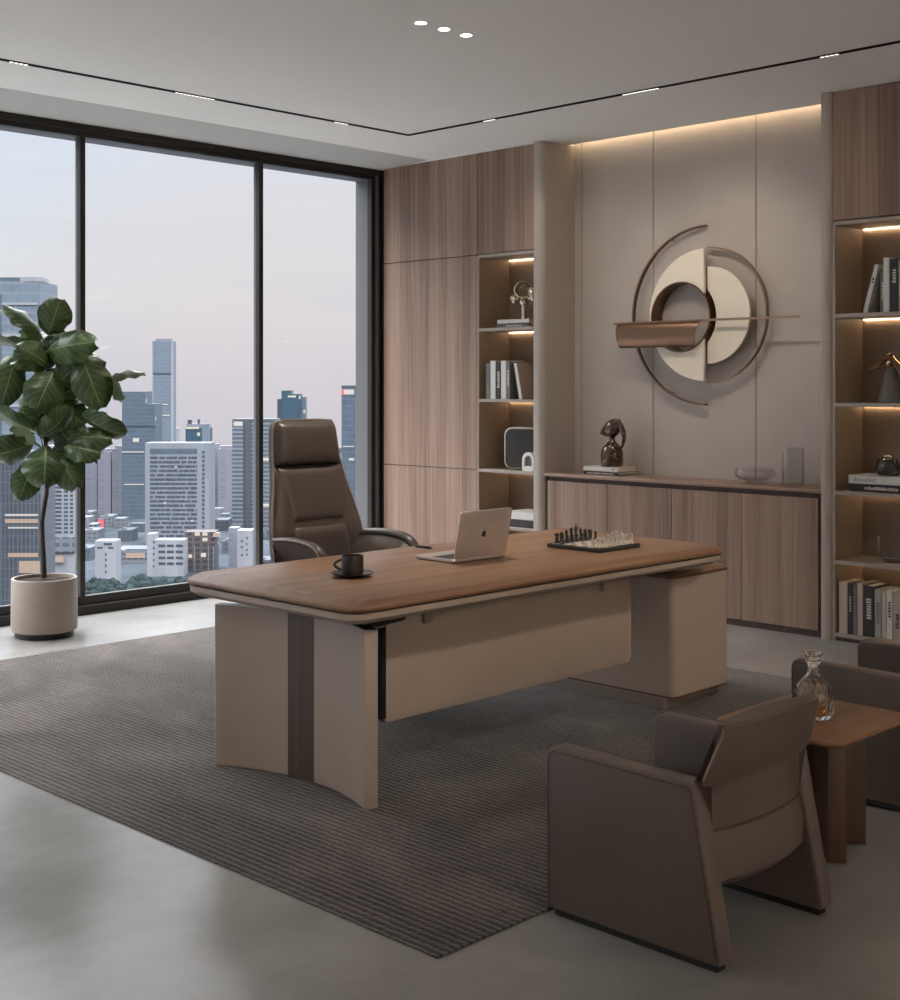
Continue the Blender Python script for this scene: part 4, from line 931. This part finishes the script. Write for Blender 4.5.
for (bx, by, qx, qy, wpx, d0, d1, wid) in LV:
    B = pp(bx, by, d0); T = pp(qx, qy, d1); L = (T-B).length; ax = (T-B).normalized()
    flip = wid < 0; wid = abs(wid)
    W = wpx/FPX*PT*wid*1.16; roll = math.acos(min(1, 1/wid))*rl.choice((-1, 1))
    view = (CAM-(B+T)/2).normalized(); sd = ax.cross(view).normalized(); nn = sd.cross(ax).normalized()
    if flip: nn = -nn; sd = -sd
    sd, nn = sd*math.cos(roll)+nn*math.sin(roll), nn*math.cos(roll)-sd*math.sin(roll)
    NU, NV = 12, 8; g_ = []; ph = rl.uniform(0, 6)
    for i in range(NU+1):
        u = i/NU; row = []
        w = W/2*(math.sin(PI*min(1, u**.92*.965+.015))**.55)*(1-.17*math.exp(-((u-.30)/.15)**2))
        for j in range(NV+1):
            q = 2*j/NV-1
            cup = -.16*W*q*q+.030*W*math.sin(u*17+ph+q*1.5)*abs(q)**1.5*2+.10*L*math.sin(PI*u)*.8-.08*L*u*u
            row.append((bmL.verts.new(B+ax*L*u+sd*q*w+nn*cup), (u, j/NV)))
        g_.append(row)
    for i in range(NU):
        for j in range(NV):
            qd = (g_[i][j], g_[i+1][j], g_[i+1][j+1], g_[i][j+1]); f = bmL.faces.new([x[0] for x in qd])
            for lp, x in zip(f.loops, qd): lp[uvl].uv = x[1]
            f.normal_update()
    # make the upper side the front face
    
    nf = f.normal
    if nf.dot(nn) < 0:
        bmL.faces.ensure_lookup_table()
        for f2 in bmL.faces[-NU*NV:]: f2.normal_flip()
    # petiole from the trunk
    ty_ = min(by+12, 500); k = min(range(len(tr)), key=lambda i: abs(tr[i][1]-ty_)); S0 = pp(*tr[k])
    m.tube([S0, S0.lerp(B, .55)+Vector((0, 0, .012)), B+ax*.012], [.0045, .0036, .003], 6)
m.build('trunk', 'bark', plant, ang=60)
me = bpy.data.meshes.new('foliage'); bmesh.ops.transform(bmL, matrix=Matrix.Translation(-pc), verts=bmL.verts)
for f in bmL.faces: f.smooth = True
bmL.to_mesh(me); bmL.free(); me.materials.append(M['leaf'])
fo = bpy.data.objects.new('foliage', me); COL.objects.link(fo); fo.parent = plant

# ------------------------------------------------------------------ the city outside
GZ = -120.0; CITY = .26
def facade(name, wall, glass, floor_h, band, bay=0.0, pier=0.0, lit=0.0, rough=0.35, litcol=(1.0, .85, .68), lits=1.2):
    """storey bands of glass between spandrels; bay/pier add vertical piers; a few rooms have their lamps on"""
    wall = [x*CITY for x in wall]; glass = [x*CITY for x in glass]; lits *= .3
    m, nt, b = new_mat(name)
    mp = mapped(nt, (1, 1, 1), rot=(0, 0, -YAW)); sp = nt.nodes.new('ShaderNodeSeparateXYZ'); nt.links.new(mp.outputs[0], sp.inputs[0])
    def fr(out, size):
        d = N(nt, 'ShaderNodeMath', operation='DIVIDE'); d.inputs[1].default_value = size; nt.links.new(out, d.inputs[0])
        f = N(nt, 'ShaderNodeMath', operation='FRACT'); nt.links.new(d.outputs[0], f.inputs[0])
        fl = N(nt, 'ShaderNodeMath', operation='FLOOR'); nt.links.new(d.outputs[0], fl.inputs[0]); return f, fl
    fz, iz = fr(sp.outputs[2], floor_h)
    gt = N(nt, 'ShaderNodeMath', operation='GREATER_THAN'); gt.inputs[1].default_value = band; nt.links.new(fz.outputs[0], gt.inputs[0])
    mask = gt.outputs[0]
    ad = N(nt, 'ShaderNodeMath', operation='ADD'); nt.links.new(sp.outputs[0], ad.inputs[0]); nt.links.new(sp.outputs[1], ad.inputs[1])
    fx, ix = fr(ad.outputs[0], bay or 4.0)
    if bay:
        g2 = N(nt, 'ShaderNodeMath', operation='GREATER_THAN'); g2.inputs[1].default_value = pier; nt.links.new(fx.outputs[0], g2.inputs[0])
        mu = N(nt, 'ShaderNodeMath', operation='MULTIPLY'); nt.links.new(mask, mu.inputs[0]); nt.links.new(g2.outputs[0], mu.inputs[1]); mask = mu.outputs[0]
    cmb = nt.nodes.new('ShaderNodeCombineXYZ'); nt.links.new(ix.outputs[0], cmb.inputs[0]); nt.links.new(iz.outputs[0], cmb.inputs[1])
    wn = N(nt, 'ShaderNodeTexWhiteNoise', noise_dimensions='2D'); nt.links.new(cmb.outputs[0], wn.inputs['Vector'])
    gv = N(nt, 'ShaderNodeMix', data_type='RGBA'); nt.links.new(wn.outputs['Value'], gv.inputs[0]); gv.inputs[6].default_value = rgba([x*.92 for x in glass]); gv.inputs[7].default_value = rgba([min(1, x*1.10) for x in glass])
    mx = N(nt, 'ShaderNodeMix', data_type='RGBA'); nt.links.new(mask, mx.inputs[0]); mx.inputs[6].default_value = rgba(wall); nt.links.new(gv.outputs[2], mx.inputs[7])
    nt.links.new(mx.outputs[2], b.inputs['Base Color']); b.inputs['Roughness'].default_value = rough; b.inputs['Specular IOR Level'].default_value = .3
    if lit:
        lt = N(nt, 'ShaderNodeMath', operation='LESS_THAN'); lt.inputs[1].default_value = lit; nt.links.new(wn.outputs['Value'], lt.inputs[0])
        e = N(nt, 'ShaderNodeMath', operation='MULTIPLY'); nt.links.new(lt.outputs[0], e.inputs[0]); nt.links.new(mask, e.inputs[1])
        e2 = N(nt, 'ShaderNodeMath', operation='MULTIPLY'); e2.inputs[1].default_value = lits; nt.links.new(e.outputs[0], e2.inputs[0])
        b.inputs['Emission Color'].default_value = rgba(litcol); nt.links.new(e2.outputs[0], b.inputs['Emission Strength'])
    return m
FM = {}
FM['blue_pale'] = facade('pale blue curtain wall', (.40, .46, .55), (.30, .37, .47), 4.2, .2, 3, .06)
FM['blue_mid'] = facade('blue curtain wall', (.24, .30, .38), (.17, .225, .30), 4.0, .18, 3.2, .05, .006)
FM['blue_deep'] = facade('teal curtain wall', (.12, .20, .28), (.085, .16, .24), 4.0, .14, 3, .05, .008)
FM['slate'] = facade('slate curtain wall', (.15, .19, .25), (.115, .15, .205), 3.8, .16, 2.6, .08, .006)
FM['lilac'] = facade('concrete tinted by haze', (.42, .43, .52), (.36, .37, .46), 3.2, .3, 14, .4)  # distance haze is mixed into both lilac wall colours
FM['lilac2'] = facade('pale concrete tinted by haze', (.47, .47, .56), (.40, .41, .50), 3.2, .3, 11, .5)
FM['office'] = facade('office front', (.46, .49, .56), (.46, .49, .56), 50, .0)
FM['fin'] = facade('finned glass front', (.36, .38, .44), (.17, .20, .25), 3.9, .06, 1.5, .22, .0)
FM['white_block'] = facade('white punched front', (.56, .58, .65), (.12, .15, .20), 3.6, .48, 6.5, .28, .02)
FM['white_plain'] = facade('white render', (.60, .62, .69), (.60, .62, .69), 40, .0)
FM['rib'] = facade('balcony front', (.44, .47, .54), (.18, .22, .28), 3.4, .42, 30, .02, .01)
FM['grey_side'] = facade('grey flank', (.19, .21, .26), (.16, .18, .23), 3.4, .5, 3, .2)
FM['brown'] = facade('brown grid front', (.24, .20, .20), (.12, .11, .13), 3.6, .4, 5, .35, .05)
FM['low'] = facade('low roofs', (.22, .25, .30), (.16, .19, .24), 3.4, .5, 4, .3, .05)
FM['low2'] = facade('pale low roofs', (.38, .40, .46), (.20, .23, .28), 3.4, .5, 4, .3, .06)
FM['band'] = plain('ribbon glass', (.035, .042, .055), .3, var=.3, scale=.3)
FM['dark'] = plain('dark opening', (.03, .034, .045), .4)
FM['lampw'] = emit('lit windows', (1.0, .93, .88), .33)
FM['lampo'] = emit('warm lit windows', (1.0, .72, .55), .24)
FM['red'] = emit('red sign light', (1.0, .12, .16), .42)
for k, v in FM.items(): M['c_'+k] = v
PLACED = []
class Bld:
    """a building whose front faces the office; u runs along the front in metres, z above the street"""
    def __init__(s, name, label, px0, px1, ytop, t, mat, depth=None, group=None, gz=GZ):
        s.t = t; s.k = t/FPX; s.O = at((px0+px1)/2, HOR, t); s.O.z = gz; s.gz = gz
        s.w = (px1-px0)*s.k; s.h = EYE-(ytop-HOR)*s.k-gz; s.d = depth or max(18, s.w*.7); s.px0 = px0
        PLACED.append((px0, px1, t, t+s.d))
        s.m = Matrix.Translation(s.O) @ Matrix.Rotation(YAW, 4, 'Z')
        s.root = thing(name, label, 'building', s.O, group)
        s.box(0, s.w, 0, s.h, 0, s.d, mat, 'walls')
    def box(s, u0, u1, z0, z1, f0, f1, mat, name):
        """f: depth behind the front plane"""
        return MB().box(u0-s.w/2, u1-s.w/2, f0, f1, z0, z1, mat=s.m).build(name, 'c_'+mat, s.root)
    def pxbox(s, xa, xb, ya, yb, f0, f1, mat, name):
        return s.box((xa-s.px0)*s.k, (xb-s.px0)*s.k, EYE-(yb-HOR)*s.k-s.gz, EYE-(ya-HOR)*s.k-s.gz, f0, f1, mat, name)
b = Bld('glass_tower', 'pale blue glass tower with bright bands behind the fig leaves, far left window', -24, 40, 281, 560, 'blue_pale', 25)
for ya, yb in ((303, 305), (334, 338), (364, 369), (404, 407)): b.pxbox(0, 38, ya, yb, -.4, 0, 'white_plain', 'bright_band')
b.pxbox(20, 40, 277, 283, 0, 12, 'white_plain', 'crown'); b.pxbox(-24, 22, 277, 281, 2, 14, 'blue_mid', 'plant_room')
Bld('glass_tower', 'dark slate tower cut off at the left edge behind the fig tree', -90, -19, 290, 430, 'slate', 20)
b = Bld('office_block', 'finned glass office block with lit floors behind the fig trunk', 2, 40.5, 452, 480, 'fin', 18)
for ya, yb, xa, xb, mt in ((514, 516, 5, 38, 'lampw'), (519, 523, 5, 38, 'lampo'), (527, 528.5, 8, 38, 'lampw'), (553, 557, 8, 38, 'lampo'), (561, 573, 19, 40, 'lampo')): b.pxbox(xa, xb, ya, yb, -.12, 0, mt, 'lit_floor')
b = Bld('apartment_block', 'white apartment block with rows of dark windows right of the fig trunk', 42, 74, 446, 560, 'white_plain', 16)
for i in range(21):
    y = 450+i*4.05
    for xa, xb in ((44, 50), (52, 61.5), (64, 68), (70, 73)): b.pxbox(xa, xb, y, y+2.1, -.1, 0.05, 'band', 'window')
b.pxbox(41, 75, 537, 552, -1, 4, 'low2', 'podium')
for xa, xb, ya, yb in ((47, 54, 557, 561), (55, 64, 556, 562)): b.pxbox(xa, xb, ya, yb, -1.4, -1, 'lampo', 'lit_shop')
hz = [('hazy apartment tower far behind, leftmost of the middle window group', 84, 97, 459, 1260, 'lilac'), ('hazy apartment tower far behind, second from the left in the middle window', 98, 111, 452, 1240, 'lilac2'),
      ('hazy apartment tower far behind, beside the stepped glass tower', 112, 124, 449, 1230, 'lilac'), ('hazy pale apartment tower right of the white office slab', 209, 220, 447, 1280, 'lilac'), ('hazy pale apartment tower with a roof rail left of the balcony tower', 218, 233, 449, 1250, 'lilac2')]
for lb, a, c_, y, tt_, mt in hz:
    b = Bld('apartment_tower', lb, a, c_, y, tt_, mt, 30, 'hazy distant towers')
    b.pxbox(a+2, c_-2, y-3, y, 3, 12, mt, 'roof_block')
b = Bld('stepped_tower', 'blue-grey stepped glass tower left of the tallest tower', 122, 155, 404, 1200, 'blue_mid', 30); b.pxbox(122, 145, 391.5, 404, 0, 30, 'blue_mid', 'upper_step')
b.pxbox(122, 155, 425, 426.5, -.5, 0, 'slate', 'service_floor'); b.pxbox(122, 144, 451.5, 452.5, -.5, 0, 'lampw', 'lit_floor'); b.pxbox(124, 144, 484, 485, -.5, 0, 'lampw', 'lit_floor')
b.pxbox(133, 139, 438, 442, -.4, 0, 'lampw', 'lit_room'); b.pxbox(140.5, 142.5, 529, 543, -.4, 0, 'white_plain', 'sign_strip')
b = Bld('skyscraper', 'tallest slim blue glass skyscraper in the middle window', 152.5, 172, 341, 1600, 'blue_pale', 24)
b.pxbox(152, 153.5, 341, 470, -.6, 6, 'white_plain', 'corner_rib'); b.pxbox(171, 172.3, 341, 470, -.6, 6, 'white_plain', 'corner_rib'); b.pxbox(155, 170, 338.5, 341, 4, 16, 'lilac2', 'crown')
b.pxbox(155, 168, 404, 405, -.6, 0, 'lampw', 'lit_floor'); b.pxbox(157, 170, 415, 416, -.6, 0, 'lampw', 'lit_floor'); b.pxbox(153, 172, 373, 374, -.6, 0, 'slate', 'service_floor')
b = Bld('slim_tower', 'slim white tower just right of the tallest skyscraper', 172.5, 178, 428, 1900, 'white_plain', 16)
b = Bld('glass_tower', 'teal glass tower with an open crown behind the white office slab', 185.5, 208.5, 428, 1350, 'blue_deep', 22); b.pxbox(186, 208, 424, 428, 2, 14, 'lilac2', 'crown'); b.pxbox(186, 199, 427, 429, -.5, 0, 'lampw', 'lit_sign'); b.pxbox(202, 208.6, 424, 444, -.3, 8, 'blue_pale', 'corner_bay')
b.pxbox(187, 191, 420, 424, 3, 6, 'slate', 'rooftop_unit'); b.pxbox(197, 199, 419.5, 424, 3, 6, 'slate', 'rooftop_unit')
b = Bld('office_slab', 'broad white office slab with ribbon windows in the middle window', 145, 210, 443, 1000, 'office', 22)
b.pxbox(150, 197, 448.5, 454, -.15, .1, 'blue_mid', 'top_glazing')
rr_ = random.Random(5)
for i in range(19):
    y = 456.5+i*4.35; x = 150
    fb = None
    m_ = MB()
    while x < 197:
        w_ = rr_.uniform(2.5, 11); e_ = min(x+w_, 197)
        u0, u1 = (x-145)*b.k-b.w/2, (e_-145)*b.k-b.w/2; zt, zl = EYE-(y-HOR)*b.k-GZ, EYE-(y+2.5-HOR)*b.k-GZ
        m_.box(u0, u1, -.12, .1, zl, zt, mat=b.m); x = e_+rr_.choice((.5, .5, 1.6))
    m_.build('ribbon_window', 'c_band', b.root)
for i in range(20): b.pxbox(202, 204.6, 451+i*4.35, 453.6+i*4.35, -.12, .1, 'band', 'window')
for xa, ya in ((175, 466), (164, 502), (191, 520)): b.pxbox(xa, xa+2, ya, ya+1.6, -.2, .0, 'lampw', 'lit_room')
b = Bld('balcony_tower', 'grey tower with pale balconies beside the dark mullion', 232.5, 276, 419, 1080, 'grey_side', 26); b.pxbox(232.5, 243.5, 421, 560, -1.5, 0, 'rib', 'balconies'); b.pxbox(234, 243, 421.5, 426, -1.7, -1.5, 'lampw', 'lit_sign'); b.pxbox(252, 276, 421, 560, -.8, 0, 'rib', 'balconies')
b = Bld('glass_tower', 'teal glass tower rising above the office chair headrest', 281.5, 300, 394, 1500, 'blue_deep', 24)
b.pxbox(277, 281.5, 399, 470, 2, 20, 'slate', 'side_wing'); b.pxbox(300, 305, 397, 470, 2, 20, 'blue_mid', 'side_wing'); b.pxbox(281.5, 291, 390.5, 394, 0, 20, 'blue_deep', 'crown'); b.pxbox(288, 296, 395.5, 397.5, -.4, 0, 'lampw', 'lit_sign')
b = Bld('glass_tower', 'blue glass tower with a lit red and white roof sign right of the office chair', 341.5, 385, 387.5, 800, 'blue_mid', 22)
b.pxbox(341.5, 344, 389, 395, -.3, 0, 'red', 'sign_red'); b.pxbox(344, 354, 389.5, 394.5, -.3, 0, 'lampw', 'sign_white'); b.pxbox(341.5, 375, 385.5, 387.5, 0, 10, 'slate', 'parapet'); b.pxbox(343, 354, 446, 447, -.3, 0, 'lampw', 'lit_floor'); b.pxbox(349, 354, 458, 460.5, -.3, 0, 'lampw', 'lit_room')
b.pxbox(355.5, 356.3, 395, 560, -.3, 0, 'white_plain', 'corner_rib')
b = Bld('white_block', 'small white block with a column of little windows above the trees', 95, 116, 541, 800, 'white_plain', 12)
for y in (553, 558.5, 564.5, 570.5): b.pxbox(105, 106.6, y, y+2.8, -.1, .1, 'dark', 'window')
for xa in (97, 108): b.pxbox(xa, xa+5.5, 546.8, 548.6, -.1, .1, 'dark', 'loggia')
b.pxbox(104, 112, 543, 545.2, -.1, .1, 'dark', 'loggia')
b = Bld('white_block', 'white block with four rows of dark ribbon windows in front of the office slab', 147, 184, 540, 835, 'white_plain', 12); b.pxbox(147, 154.5, 534, 540, 0, 12, 'white_plain', 'stair_tower')
for y in (544.5, 550.5, 556.5, 562.3):
    for xa in (158.5, 167, 176): b.pxbox(xa, xa+6.8, y, y+2.6, -.1, .1, 'dark', 'window')
for y in (541, 547, 553, 559, 565): b.pxbox(153, 154.5, y, y+2.2, -.1, .1, 'dark', 'stair_window')
b = Bld('brown_block', 'brownish concrete block with a grid front beside the white block', 184.5, 215, 532, 860, 'brown', 14); b.pxbox(201, 206, 553, 557, -.2, .1, 'lampw', 'lit_room')
for xa in (187, 194, 208, 213): b.pxbox(xa, xa+1.4, 546, 572, -.5, 0, 'low2', 'pier')
b.pxbox(213, 219, 533, 537, -.5, 5, 'lampo', 'lit_roof_sign')
b = Bld('grey_block', 'grey slab block left of the small white block near the dark mullion', 228.5, 238, 528, 850, 'lilac2', 12)
b = Bld('white_block', 'small white block with scattered square windows near the dark mullion', 237, 252, 530.5, 835, 'white_plain', 12)
for xa, y in ((246, 537), (246, 543), (246, 549), (246, 553.5), (241, 540), (241, 546), (241, 554)): b.pxbox(xa, xa+1.8, y, y+2, -.1, .1, 'dark', 'window')
b = Bld('podium', 'low podium with warm lit terraces left of the white block', 116, 147, 549, 900, 'low2', 20); b.pxbox(126, 145, 553, 558, -.4, 0, 'lampo', 'lit_terrace'); b.pxbox(118, 146, 563, 569, -.6, 0, 'white_plain', 'parapet')
rr_ = random.Random(11); spots = []
lowpx = [(80, 92, 512), (88, 100, 504), (100, 114, 497), (112, 124, 506), (84, 98, 530), (100, 112, 516), (208, 222, 500), (216, 233, 506), (210, 228, 520), (222, 234, 541), (206, 222, 545), (258, 272, 560), (262, 280, 520), (78, 90, 548), (118, 132, 530),
         (300, 330, 470), (306, 342, 500), (330, 344, 448), (306, 322, 444)]
lowpx = [(a, c_, y, .93*FPX*121.5/(y-384)) for a, c_, y in lowpx]
lbl_pos = ['middle window by the fig leaves', 'middle window beside a hazy tower', 'below the hazy towers', 'left of the stepped tower foot', 'behind the small white block', 'at the foot of the hazy towers', 'right of the office slab', 'below the pale hazy towers', 'right of the office slab foot', 'left of the grey slab block', 'behind the brown block', 'between mullion and chair', 'behind the office chair arm', 'near the mullion above the trees', 'at the stepped tower foot', 'hidden behind the office chair back', 'low behind the office chair back', 'beside the red sign tower', 'far off beside the chair headrest']
for (a, c_, y, tt_), q in zip(lowpx, lbl_pos):
    if any(a < q1+2 and c_ > q0-2 and tt_ < t1+20 and tt_+20 > t0-20 for q0, q1, t0, t1 in PLACED): continue
    b = Bld('low_building', 'low grey building, '+q, a, c_, y, tt_, rr_.choice(('low', 'low2', 'low')), 20, 'low distant buildings')
    b.pxbox(a+2, a+6, y-1.2, y, 3, 8, 'low', 'roof_block')
n_ = 0
while n_ < 400:
    n_ += 1
    y = rr_.uniform(462, 532); a = rr_.uniform(78, 345); w_ = rr_.uniform(7, 16); tt_ = .95*FPX*121.5/(y-384)
    if any(a < q1+2 and a+w_ > q0-2 and tt_ < t1+25 and tt_+14 > t0-25 for q0, q1, t0, t1 in PLACED): continue
    Bld('low_building', 'small hazy low building lost among the distant rooftops', a, a+w_, y-rr_.uniform(0, 3), tt_, rr_.choice(('low', 'low2', 'lilac')), 14, 'distant rooftops')
bb = Bld('billboard', 'red lit billboard above the trees at the left of the middle window', 97.5, 104.5, 519, 1100, 'low', 3); bb.pxbox(98, 104, 519.5, 528, -.3, 0, 'red', 'sign_face'); bb.pxbox(97.5, 102, 528, 532, -.3, 0, 'lampw', 'sign_foot'); bb.root['category'] = 'billboard'
# street level and trees
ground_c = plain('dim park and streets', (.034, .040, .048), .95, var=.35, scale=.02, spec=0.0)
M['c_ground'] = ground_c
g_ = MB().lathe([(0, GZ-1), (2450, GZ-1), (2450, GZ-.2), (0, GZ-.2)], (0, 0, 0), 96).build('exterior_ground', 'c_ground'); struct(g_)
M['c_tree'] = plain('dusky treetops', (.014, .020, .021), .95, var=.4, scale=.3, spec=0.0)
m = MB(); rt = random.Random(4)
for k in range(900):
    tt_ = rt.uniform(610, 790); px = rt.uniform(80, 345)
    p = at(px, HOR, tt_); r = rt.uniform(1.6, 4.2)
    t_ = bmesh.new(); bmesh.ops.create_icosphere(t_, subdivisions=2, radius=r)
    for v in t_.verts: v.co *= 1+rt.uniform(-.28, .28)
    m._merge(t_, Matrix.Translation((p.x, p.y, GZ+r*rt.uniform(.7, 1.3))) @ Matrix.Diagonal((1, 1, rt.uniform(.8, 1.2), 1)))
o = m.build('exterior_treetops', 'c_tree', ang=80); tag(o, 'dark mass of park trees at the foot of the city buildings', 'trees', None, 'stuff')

# ------------------------------------------------------------------ dusk sky
EV = 1.1; SKY = 1.0; GN = 2**EV
wd = bpy.data.worlds.new('dusk'); S.world = wd; wd.use_nodes = True; nt = wd.node_tree; bg = nt.nodes['Background']
tc_ = nt.nodes.new('ShaderNodeTexCoord'); sp = nt.nodes.new('ShaderNodeSeparateXYZ'); nt.links.new(tc_.outputs['Generated'], sp.inputs[0])
ZB = 8.5
def sc(c): return tuple(x/GN for x in c)
r = ramp(nt, [(0.0, sc((.20, .20, .22))), (.44, sc((.30, .31, .36))), (.475, sc((.54, .54, .61))), (.497, sc((.60, .60, .68))), (.512, sc((.70, .69, .745))), (.53, sc((.79, .785, .81))), (.555, sc((.785, .805, .85))), (.58, sc((.76, .815, .90))),
              (.625, sc((.78, .85, .96))), (.685, sc((.86, .90, .97))), (.80, (.70*ZB, .71*ZB, .72*ZB)), (1.0, (.82*ZB, .84*ZB, .86*ZB))])
mr = N(nt, 'ShaderNodeMapRange'); mr.inputs[1].default_value = -1; mr.inputs[2].default_value = 1; nt.links.new(sp.outputs[2], mr.inputs[0]); nt.links.new(mr.outputs[0], r.inputs[0])
# pink afterglow in one direction and thin streaks of cloud
dt_ = N(nt, 'ShaderNodeVectorMath', operation='DOT_PRODUCT'); gd = ray(300, 345).normalized(); dt_.inputs[1].default_value = gd
nt.links.new(tc_.outputs['Generated'], dt_.inputs[0])
gl = N(nt, 'ShaderNodeMapRange'); gl.inputs[1].default_value = .975; gl.inputs[2].default_value = 1.0; gl.inputs[3].default_value = 0; gl.inputs[4].default_value = .6; nt.links.new(dt_.outputs['Value'], gl.inputs[0])
mx = N(nt, 'ShaderNodeMix', data_type='RGBA'); nt.links.new(gl.outputs[0], mx.inputs[0]); nt.links.new(r.outputs[0], mx.inputs[6]); mx.inputs[7].default_value = rgba(sc((.80, .72, .725)))
mp = mapped(nt, (3, 3, 30), 'Generated'); cn = N(nt, 'ShaderNodeTexNoise', Scale=1.6, Detail=5.0, Roughness=.55); nt.links.new(mp.outputs[0], cn.inputs['Vector'])
cm_ = N(nt, 'ShaderNodeMapRange'); cm_.inputs[1].default_value = .52; cm_.inputs[2].default_value = .75; cm_.inputs[3].default_value = 0; cm_.inputs[4].default_value = .22; nt.links.new(cn.outputs['Fac'], cm_.inputs[0])
mx2 = N(nt, 'ShaderNodeMix', data_type='RGBA'); nt.links.new(cm_.outputs[0], mx2.inputs[0]); nt.links.new(mx.outputs[2], mx2.inputs[6]); mx2.inputs[7].default_value = rgba(sc((.60, .63, .71)))
nt.links.new(mx2.outputs[2], bg.inputs['Color']); bg.inputs['Strength'].default_value = SKY

# ------------------------------------------------------------------ output look
vs = S.view_settings; vs.view_transform = 'Standard'; vs.look = 'None'; vs.gamma = 1.0; vs.use_curve_mapping = False; vs.exposure = EV
S.cycles.use_denoising = True
try: S.cycles.denoiser = 'OPENIMAGEDENOISE'
except Exception: pass
S.cycles.max_bounces = 10; S.cycles.diffuse_bounces = 6; S.cycles.glossy_bounces = 5; S.cycles.transmission_bounces = 10; S.cycles.transparent_max_bounces = 12
S.cycles.caustics_reflective = False; S.cycles.sample_clamp_indirect = 6
